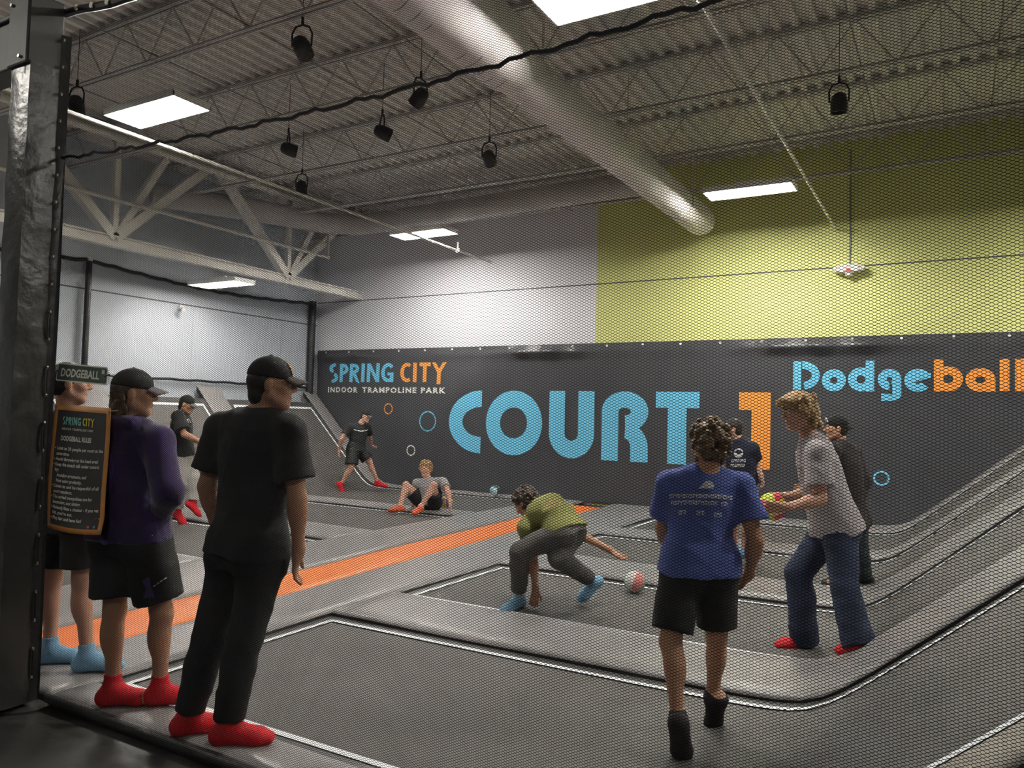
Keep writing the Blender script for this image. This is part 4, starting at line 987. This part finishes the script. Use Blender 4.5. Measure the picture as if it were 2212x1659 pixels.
p = Person(PEOPLE['P4'], 'person', 'player in black t-shirt and pale grey joggers bouncing on the left', 'tan', MID)
p.face(); p.hair(dark_hair, 'nape', 3); p.cap_hat(cap_k, mat('grey_shiny_brim', (0.16, 0.17, 0.19), 0.4))
t = p.tee(black_c, seed=21, hem=-0.01, o=0.035, drape=0.02, sleeve=0.8, flare=0.02, slv_r=0.085)
side = nrm(p.J['hf']*A_((1, 1, 0)))
cam_d = nrm(p.P-A_((0, 0, 1.55)))
project_print(p, t, 'chest_print', MB().grid([[(-0.03, 0.05, 0), (0.0, 0.06, 0)], [(0.0, 0.0, 0), (0.03, 0.01, 0)], [(0.035, -0.05, 0), (0.06, -0.04, 0)]]), MATS['shorts_white'], p.spt(0.76)+cr*0.10, cr, cu_, cam_d)
p.bottoms(mat('pale_grey_jogger', (0.46, 0.44, 0.42), 0.9, var=0.08), 'joggers', length=1.86, o=0.030, flare=0.0, seed=22, amp=0.010); p.socks(red_sock, 0.06)

p = Person(PEOPLE['P5'], 'person', 'player in dark sportswear striding at the foot of the left slope', 'fair', FAR)
p.face(); p.hair(dark_hair, 'nape', 4); p.cap_hat(cap_k, mat('grey_brim_two', (0.10, 0.10, 0.11), 0.6))
t = p.tee(mat('charcoal_tee', (0.018, 0.019, 0.022), 0.8), seed=31, hem=-0.03, drape=0.012)
cam_d = nrm(p.P-A_((0, 0, 1.55)))
project_print(p, t, 'white_stripe', arcstrip(-0.13, 0.15, 0.0, -0.03, 0.016), MATS['shorts_white'], p.spt(0.78)+cr*0.03, cr, cu_-cr*0.22, cam_d)
p.bottoms(black_s, 'shorts', length=0.82, o=0.035, flare=0.02, seed=32); p.socks(red_sock, 0.05)

p = Person(PEOPLE['P6'], 'person', 'curly blond boy in a grey t-shirt sitting on the pads', 'fair', MID)
p.face((0.25, 0.15, 0.07)); p.hair(blond_hair, 'curly', 8)
t = p.tee(mat('heather_grey_tee', (0.33, 0.33, 0.34), 0.9, var=0.1, vscale=20), seed=41, hem=-0.05, drape=0.01)
cam_d = nrm(p.P-A_((0, 0, 1.55)))
project_print(p, t, 'yellow_print', MB().add([(-.05, -.03, 0), (.05, 0, 0), (.06, .05, 0), (-.02, .03, 0)], [(0, 1, 2, 3)]), mat('yellow_print', (0.62, 0.60, 0.06), 0.6), p.spt(0.42), cr, cu_, cam_d)
p.bottoms(black_s, 'shorts', length=0.62, o=0.03, flare=0.03, seed=42); p.socks(mat('orange_red_sock', (0.70, 0.13, 0.06), 0.8), 0.0)

p = Person(PEOPLE['P7'], 'person', 'stooping player in an olive t-shirt and grey joggers, one hand on the floor', 'tan', MID)
p.face(); p.hair(mat('dark_curls', (0.045, 0.028, 0.018), 0.5, var=0.4, vscale=60), 'curly', 12)
p.tee(mat('olive_tee', (0.235, 0.245, 0.080), 0.9, var=0.06), seed=51, hem=-0.02, o=0.032, drape=0.008, amp=0.010, sleeve=0.7)
p.bottoms(mat('charcoal_jogger', (0.085, 0.080, 0.075), 0.8, var=0.08), 'joggers', length=1.84, o=0.026, flare=0.0, seed=52, amp=0.013, waist=0.16)
p.socks(blue_sock, 0.05)

p = Person(PEOPLE['P8'], 'person', 'runner in a blue t-shirt and black shorts, seen from behind', 'tan', NEAR)
p.face(); p.hair(curly_hair, 'curly', 15)
t = p.tee(mat('royal_blue_tee', (0.085, 0.120, 0.37), 0.85, var=0.05), seed=61, hem=-0.05, o=0.022, drape=0.010, hipr=0.140, sleeve=0.66, flare=0.022, amp=0.013, slv_r=0.080)
cam_d = nrm(p.P-A_((0, 0, 1.55)))
pw = mat('cream_print', (0.62, 0.61, 0.58), 0.7)
project_print(p, t, 'back_print', rows_print([0.33, 0.31], 0.020, 0.012, 0.0165), pw, p.spt(0.70), cr-cu_*0.04, cu_+cr*0.04, cam_d)
project_print(p, t, 'small_print', rows_print([0.05], 0.022, 0.01), pw, p.spt(0.54)-cr*0.09, cr, cu_, cam_d)
project_print(p, t, 'small_print', rows_print([0.05], 0.022, 0.01), pw, p.spt(0.53)-cr*0.0, cr, cu_, cam_d)
project_print(p, t, 'small_print', rows_print([0.05], 0.022, 0.01), pw, p.spt(0.51)+cr*0.085, cr, cu_, cam_d)
project_print(p, t, 'crest_print', MB().add([(-.035, 0, 0), (-.01, .025, 0), (.005, .04, 0), (.03, .035, 0), (.045, .015, 0), (.04, 0, 0)], [(0, 1, 2, 3, 4, 5)]), pw, p.spt(0.80)+cr*0.01, cr, cu_, cam_d)
p.bottoms(mat('black_sweat_shorts', (0.011, 0.012, 0.012), 0.85), 'shorts', length=0.86, o=0.024, flare=0.004, seed=62, waist=0.16, amp=0.008)
p.socks(mat('black_sock', (0.016, 0.010, 0.013), 0.8, var=0.3, vscale=20), 0.055)

p = Person(PEOPLE['P9'], 'person', 'far player in a navy t-shirt with a white ball print, before the numeral', 'fair', MID)
p.face(); p.hair(dark_hair, 'short', 9)
t = p.tee(mat('navy_tee', (0.014, 0.017, 0.040), 0.85), seed=71, hem=0.0, drape=0.012, slv_r=0.08)
cam_d = nrm(p.P-A_((0, 0, 1.55)))
project_print(p, t, 'ball_print', disc(0.055), pw, p.spt(0.70)-cr*0.02, cr, cu_, cam_d)
project_print(p, t, 'word_print', rows_print([0.17, 0.19], 0.034, 0.02, 0.024), pw, p.spt(0.50)-cr*0.02, cr, cu_, cam_d)
p.bottoms(mat('pale_denim_shorts', (0.20, 0.24, 0.32), 0.9), 'shorts', length=0.85, o=0.03, flare=0.02, seed=72); p.socks(blue_sock, 0.05)

p = Person(PEOPLE['P10'], 'person', 'player in a pale t-shirt and blue jeans holding the yellow and pink ball', 'pink', NEAR)
p.face((0.14, 0.085, 0.04)); p.hair(blond_hair, 'wavy', 17)
p.tee(mat('pale_lilac_tee', (0.42, 0.385, 0.39), 0.9, var=0.04), seed=81, hem=-0.06, o=0.030, drape=0.020, sleeve=0.70, flare=0.02, amp=0.010, slv_r=0.082)
p.bottoms(mat('blue_denim', (0.024, 0.034, 0.070), 0.9, var=0.45, vscale=7, bump=0.2, bscale=90), 'jeans', length=2.07, o=0.030, flare=0.036, seed=82, amp=0.012); p.socks(red_sock, 0.03)

p = Person(PEOPLE['P11'], 'person', 'player in a dark hoodie and backwards cap behind the boy with the ball', 'tan', MID)
p.face(); p.hair(dark_hair, 'short', 19)
p.cap_hat(cap_k, cap_k, back=True)
mbs = MB().tube([p.H(0.055*math.sin(a)*1.0, 0.082+0.018*math.cos(a), 0.045+0.055*math.cos(a)) for a in np.linspace(-1.3, 1.3, 12)], 0.006, 6)
p.emit_mb('cap_strap', mbs, MATS['shorts_white'], 'white arc of the cap opening')
p.tee(mat('dark_brown_hoodie', (0.030, 0.025, 0.024), 0.9), 'hoodie', seed=91, hem=-0.10, o=0.035, sleeve=2, slv_r=0.084, amp=0.01)
p.bottoms(mat('dark_teal_jeans', (0.040, 0.055, 0.062), 0.9, var=0.4, vscale=12), 'jeans', length=1.95, o=0.026, flare=0.012, seed=92, amp=0.010); p.socks(mat('dark_sock', (0.03, 0.03, 0.032), 0.8), 0.03)

# ---------------------------------------------------------------- dodgeballs
def ball(lb, loc, r, cols, tilt=(0.3, 0.5, 0)):
    mb = MB().sphere((0, 0, 0), r, 20); o = mb.build('dodgeball', cols, smooth=True, angle=0)
    o.location = loc; o.rotation_euler = tilt
    for q in o.data.polygons:
        c = nrm(A_(q.center)); a = (math.degrees(math.atan2(c[1], c[0])) % 360); q.material_index = int(a//(360/6)) % len(cols) if len(cols) > 1 else 0
        if len(cols) > 2 and abs(c[2]) > 0.86: q.material_index = 2
    return tag(o, lb, 'ball', 'dodgeballs')
ball('yellow and pink dodgeball held by the boy in jeans', BALLS[0], 0.095, [mat('ball_yellow', (0.62, 0.70, 0.04), 0.5), mat('ball_pink', (0.80, 0.05, 0.12), 0.5)], (1.2, 0.4, 0.3))
ball('pink, white and teal dodgeball rolling between the stooping player and the runner', BALLS[1], 0.098, [mat('ball_rose', (0.72, 0.25, 0.22), 0.5), mat('ball_teal', (0.20, 0.42, 0.38), 0.5), mat('ball_white', (0.70, 0.70, 0.66), 0.5)], (0.3, 0.5, 1.9))
ball('pale blue dodgeball resting at the foot of the banner', BALLS[2], 0.10, [mat('ball_blue', (0.22, 0.45, 0.55), 0.5), mat('ball_pale', (0.62, 0.72, 0.74), 0.5), mat('ball_dark', (0.05, 0.09, 0.11), 0.5)], (0.5, 0.2, 0.6))
ball('yellow and purple dodgeball under the seated boy\'s hand', BALLS[3], 0.10, [mat('ball_gold', (0.62, 0.50, 0.08), 0.5), mat('ball_purple', (0.20, 0.06, 0.45), 0.5)], (0.9, 0.2, 0.2))
# ================================================================ NET, POST AND SIGNS
NY = 2.357
net_m = mat('black_net_twine', (0.010, 0.010, 0.011), 0.85, spec=0.2)
def hex_net(x0, x1, z0, z1, W=0.0191, H=0.0094):
    dx = W/2; a = 0.36*dx; nx = int((x1-x0)/dx); nz = int((z1-z0)/H)
    i, j = np.meshgrid(np.arange(nx), np.arange(nz), indexing='ij')
    cx = x0+i*dx; cz = z0+j*H+(i % 2)*H/2
    cx = cx.ravel(); cz = cz.ravel()
    segs = []
    for (ax, az, bx, bz, wd) in ((-a/2, H/2, a/2, H/2, 0.0021), (a/2, H/2, dx-a/2, 0, 0.00145), (a/2, -H/2, dx-a/2, 0, 0.00145)):
        L = math.hypot(bx-ax, bz-az); nxx, nzz = -(bz-az)/L*wd/2, (bx-ax)/L*wd/2
        q = np.stack([np.stack([cx+ax+nxx, cz+az+nzz], 1), np.stack([cx+ax-nxx, cz+az-nzz], 1), np.stack([cx+bx-nxx, cz+bz-nzz], 1), np.stack([cx+bx+nxx, cz+bz+nzz], 1)], 1)
        segs.append(q.reshape(-1, 2))
    Q = np.concatenate(segs)
    # gentle slack of the sheet
    X = Q[:, 0]+0.0022*np.sin(Q[:, 1]*5.1)+0.0012*np.sin(Q[:, 0]*9); Z = Q[:, 1]+0.006*np.sin(Q[:, 0]*1.7)+0.003*np.sin(Q[:, 0]*5.3+Q[:, 1]*2)
    Y = NY+0.012*np.sin(Q[:, 0]*1.9+0.6)*np.sin(Q[:, 1]*1.1)
    V = np.stack([X, Y, Z], 1)
    F = np.arange(len(V), dtype=np.int32).reshape(-1, 4)
    return np_mesh('court_net', V, F, net_m)
net = hex_net(-4.25, 1.15, -0.03, 3.62)
tag(net, 'fine black hexagonal netting hung across the whole front of the court', 'net')
rp = []
for i in range(120):
    x = -4.26 + 5.4*i/119
    rp.append((x, NY-0.006, 2.90-0.075*math.sin(PI*min(1, (x+4.26)/3.6)*0.9)+0.007*math.sin(i*1.1)+0.005*math.sin(i*2.7+1)))
tag(MB().tube(rp, 0.0085, 7).build('net_seam_rope', blk, smooth=True), 'wavy black rope laced across the upper netting', 'rope')
rp = [(-4.28+0.14*i, NY-0.004, 3.72-0.13*math.sin(min(1, i/14)*PI/2)+0.006*math.sin(i*1.7)) for i in range(39)]
hem = tag(MB().tube(rp, 0.022, 8).build('net_top_hem', black_pad, smooth=True), 'thick black hem along the top of the netting', 'rope')
for i in range(14):
    p_ = rp[i+1]; MB().lathe([(0.016, -0.003), (0.016, 0.003)], (p_[0], p_[1]-0.024, p_[2]), 10, 'y').build('eyelet', mat('eyelet_metal', (0.75, 0.73, 0.66), 0.25, 0.8), hem)
# padded post
post = thing('padded_post', 'tall square black padded post at the left of the netting', 'post', (-4.36, 2.29, -0.07))
pv = mat('black_post_vinyl', (0.042, 0.041, 0.040), 0.32, var=0.1, vscale=4, bump=0.5, bscale=9)
PX0, PX1, PY0, PY1 = -4.437, -4.255, 2.168, 2.35
def sleeve(z0, z1, g=0.0):
    mb = MB(); n = 24; P = []
    base = [(PX0-g, PY0-g), (PX1+g, PY0-g), (PX1+g, PY1+g), (PX0-g, PY1+g), (PX0-g, PY0-g)]
    for i in range(n+1):
        z = z0+(z1-z0)*i/n; row = []
        for a in range(4):
            for k in range(4):
                t = k/4; x = base[a][0]*(1-t)+base[a+1][0]*t; y = base[a][1]*(1-t)+base[a+1][1]*t
                b = 0.010*math.sin(PI*t)*(0.6+0.4*math.sin(7*z+a)) + 0.003*math.sin(19*z+5*t+a)
                nrm = ((0, -1), (1, 0), (0, 1), (-1, 0))[a]
                row.append((x+nrm[0]*b, y+nrm[1]*b, z))
        row.append(row[0]); P.append(row)
    return mb.grid(P)
under(sleeve(1.86, 3.38).build('upper_pad', pv, smooth=True, angle=45), post)
under(sleeve(-0.03, 1.87, 0.004).build('lower_pad', pv, smooth=True, angle=45), post)
under(MB().box(PX0-0.005, PX1+0.005, PY0-0.005, PY1+0.005, 1.855, 1.872).build('pad_seam', black_pad), post)
flap = MB(); P = []
for i in range(60):
    z = -0.02+3.6*i/59; P.append([(PX1+0.004, PY1-0.03, z), (PX1+0.022+0.004*math.sin(4*z), PY1+0.004, z), (PX1+0.032+0.006*math.sin(3.3*z+1), PY1+0.012, z)])
under(flap.grid(P).build('lacing_flap', pv, smooth=True, angle=80), post)
for i in range(24):
    z = 0.1+0.15*i
    under(MB().lathe([(0.010, -0.004), (0.011, 0.004)], (PX1+0.014, PY1-0.022, z), 10, 'y').build('eyelet', MATS['eyelet_metal']), post)
    if i % 2 == 0 and z < 2.2: under(MB().tube([(PX1+0.014, PY1-0.026, z), (PX1+0.016, PY1-0.03, z+0.07), (PX1+0.014, PY1-0.026, z+0.15)], 0.005, 6).build('lacing', blk), post)
ps = mat('black_post_steel', (0.030, 0.029, 0.028), 0.55)
hd = MB().box(PX0-0.02, PX1+0.0, PY0-0.02, PY1-0.01, 3.36, 3.76).box(PX0+0.03, PX1-0.03, PY0, PY1-0.03, 3.1, 3.38)
under(hd.build('steel_head', ps, bevel=0.012), post)
for (x, z) in ((PX0+0.02, 3.70), (PX0+0.14, 3.72), (PX0+0.12, 3.40)):
    under(MB().lathe([(0.009, -0.012), (0.009, 0.0)], (x, PY0-0.02, z), 8, 'y').build('bolt', MATS['eyelet_metal']), post)
tag(MB().box(-6.6, PX0-0.025, 2.18, 2.32, 3.38, 3.66).box(-6.6, PX0-0.025, 2.16, 2.34, 3.645, 3.675).build('steel_beam', ps, bevel=0.008), 'black steel beam running left from the top of the padded post', 'beam')
under(MB().lathe([(0.135, 0.0), (0.135, 0.012), (0.10, 0.02)], (PX1-0.06, PY1+0.0, -0.07), 28).build('base_plate', ps, smooth=True, angle=30), post)
# stanchion in front of the post
sn = thing('stanchion', 'short black barrier stand with a round foot before the padded post', 'stanchion', (-4.36, 2.03, -0.07))
under(MB().lathe([(0.175, 0.0), (0.172, 0.014), (0.12, 0.024), (0.045, 0.034), (0.035, 0.045)], (-4.36, 2.03, -0.07), 36).build('foot', mat('brown_black_foot', (0.045, 0.038, 0.034), 0.4), smooth=True, angle=40), sn)
under(MB().lathe([(0.034, 0.04), (0.034, 0.90), (0.040, 0.905), (0.040, 1.0), (0.032, 1.01)], (-4.36, 2.03, -0.07), 20).build('tube', mat('stanchion_black', (0.012, 0.012, 0.013), 0.5), smooth=True, angle=40), sn)
# street style sign
SY = 2.330
def bilin(TL, TR, BR, BL, y):
    def f(u, v, dy=0.0):
        x = (TL[0]*(1-u)+TR[0]*u)*v + (BL[0]*(1-u)+BR[0]*u)*(1-v)
        z = (TL[1]*(1-u)+TR[1]*u)*v + (BL[1]*(1-u)+BR[1]*u)*(1-v)
        return (x, y-dy, z)
    return f
SF = bilin((-4.128, 1.774), (-3.690, 1.744), (-3.695, 1.654), (-4.150, 1.678), SY)
def rr(fn, u0, u1, v0, v1, ru, rv, y0, y1):
    pts = []
    for (cu, cv, a0) in ((u1-ru, v1-rv, 0), (u0+ru, v1-rv, 90), (u0+ru, v0+rv, 180), (u1-ru, v0+rv, 270)):
        for k in range(7):
            a = math.radians(a0+15*k); pts.append((cu+ru*math.cos(a), cv+rv*math.sin(a)))
    A = [fn(u, v, y0) for u, v in pts]; B = [fn(u, v, y1) for u, v in pts]; n = len(pts)
    return MB().add(A+B, [tuple(range(n)), tuple(range(2*n-1, n-1, -1))] + [(i, (i+1) % n, n+(i+1) % n, n+i) for i in range(n)])
sg = thing('dodgeball_sign', 'small green street style sign reading DODGEBALL, tied to the netting', 'sign', (-3.96, SY, 1.71))
cream = mat('sign_cream', (0.80, 0.79, 0.68), 0.5); gsign = mat('sign_green', (0.055, 0.085, 0.070), 0.5)
under(rr(SF, 0, 1, 0, 1, 0.035, 0.13, 0, 0.004).build('plate', cream), sg)
under(rr(SF, 0.018, 0.982, 0.075, 0.925, 0.025, 0.1, 0.004, 0.006).build('face', gsign), sg)
sm = lambda u, v: SF(u, v, 0.0075)
t_ = text_obj('word_dodgeball', 'DODGEBALL', 0.62, cream, sm, 0.10, 0.28, 0.76, 0.018); under(t_, sg)
under(rr(SF, 0.90, 0.955, 0.60, 0.82, 0.004, 0.01, 0.006, 0.008).build('corner_mark', mat('sign_grey_mark', (0.55, 0.55, 0.48), 0.5)), sg)
under(MB().tube([SF(-0.02, 0.55, 0.004), SF(0.03, 0.55, 0.012)], 0.004, 6).build('cable_tie', blk), sg)
under(MB().tube([SF(0.97, 0.5, 0.012), SF(1.03, 0.62, 0.0)], 0.004, 6).build('cable_tie', blk), sg)
# rules banner
RF0 = bilin((-4.146, 1.554), (-3.659, 1.538), (-3.636, 0.915), (-4.153, 0.900), 2.325)
def RF(u, v, dy=0.0):
    p_ = RF0(u, v, dy)
    curl = 0.02*max(0, 0.12-v)/0.12*(u-0.1)
    return (p_[0]-0.022*math.sin(PI*v)*(1 if u > 0.5 else -0.6)*abs(u-0.5)*2*0.8, p_[1]-0.012*math.sin(PI*v*1.2+u*2)-curl, p_[2]-0.012*math.sin(PI*u)*(1-v))
rb = thing('rules_banner', 'hanging black dodgeball rules banner with an orange border', 'banner', (-3.96, 2.345, 1.2))
def sheet(u0, u1, v0, v1, dy, nu=14, nv=22):
    return MB().grid([[RF(u0+(u1-u0)*i/nu, v0+(v1-v0)*j/nv, dy) for j in range(nv+1)] for i in range(nu+1)])
bs = sheet(0, 1, 0, 1, 0.0).build('border', mat('orange_hem', (0.62, 0.27, 0.075), 0.55, var=0.15, vscale=12), smooth=True); under(bs, rb)
md = bs.modifiers.new('thick', 'SOLIDIFY'); md.thickness = 0.003; md.offset = 1 if False else -1
under(sheet(0.065, 0.935, 0.04, 0.955, 0.004).build('face', mat('rules_face', (0.040, 0.037, 0.034), 0.4, var=0.1, vscale=6), smooth=True), rb)
rmap = lambda u, v: RF(u, v, 0.0065)
cw = mat('rules_print', (0.62, 0.60, 0.54), 0.5)
for o in spring_city(rmap, 0.17, 0.73, 0.842, 0.905, mat('print_teal', (0.22, 0.50, 0.46), 0.5), mat('print_yellow', (0.66, 0.55, 0.06), 0.5), None, 'word_spring', 'word_city'): under(o, rb)
under(text_obj('word_subtitle', 'INDOOR TRAMPOLINE PARK', 0.024, cw, rmap, 0.17, 0.80, 0.55, 0.0012, space=1.3), rb)
under(text_obj('word_rules', 'DODGEBALL RULES', 0.052, cw, rmap, 0.17, 0.715, 0.53, 0.0022), rb)
lines = ['\u2022 Limit to 20 people per court at the', '   same time.', '\u2022 Avoid throwing at the head area!', '\u2022 Keep the smack talk under control', '   by:', '      Avoiding arguments, and', '      Not using profanity.',
         '\u2022 Listen to and be respectful of all', '   court monitors.', '\u2022 The angled trampolines are for', '   bouncing, not sitting.', "\u2022 Nobody likes a cheater - if you get", "   hit, you're out.", '\u2022 Play fair and have fun!']
for k, s in enumerate(lines):
    ind = len(s)-len(s.lstrip()); n_ = len(s.strip())
    under(text_obj('rules_line', s.strip(), 0.036, cw, rmap, 0.085+0.012*ind, 0.64-0.0425*k, 0.0225*n_, 0.0012), rb)
under(sheet(0.76, 0.80, 0.05, 0.068, 0.007, 2, 2).build('red_mark', mat('mark_red', (0.55, 0.12, 0.10), 0.5)), rb)
under(sheet(0.86, 0.90, 0.05, 0.068, 0.007, 2, 2).build('blue_mark', mat('mark_blue', (0.12, 0.25, 0.50), 0.5)), rb)
for (u, v) in ((0.03, 0.975), (0.965, 0.965), (0.04, 0.03), (0.97, 0.02)):
    c_ = RF(u, v, 0.004); under(MB().lathe([(0.009, -0.003), (0.009, 0.002)], c_, 10, 'y').build('grommet', MATS['eyelet_metal']), rb)
c_ = RF(0.965, 0.965, 0.004)
under(MB().tube([(c_[0]-0.005, c_[1], c_[2]), (c_[0]+0.02, c_[1]-0.003, c_[2]+0.006), (c_[0]+0.05, c_[1]+0.02, c_[2]+0.012)], 0.003, 6).build('tie_cord', MATS['eyelet_metal']), rb)
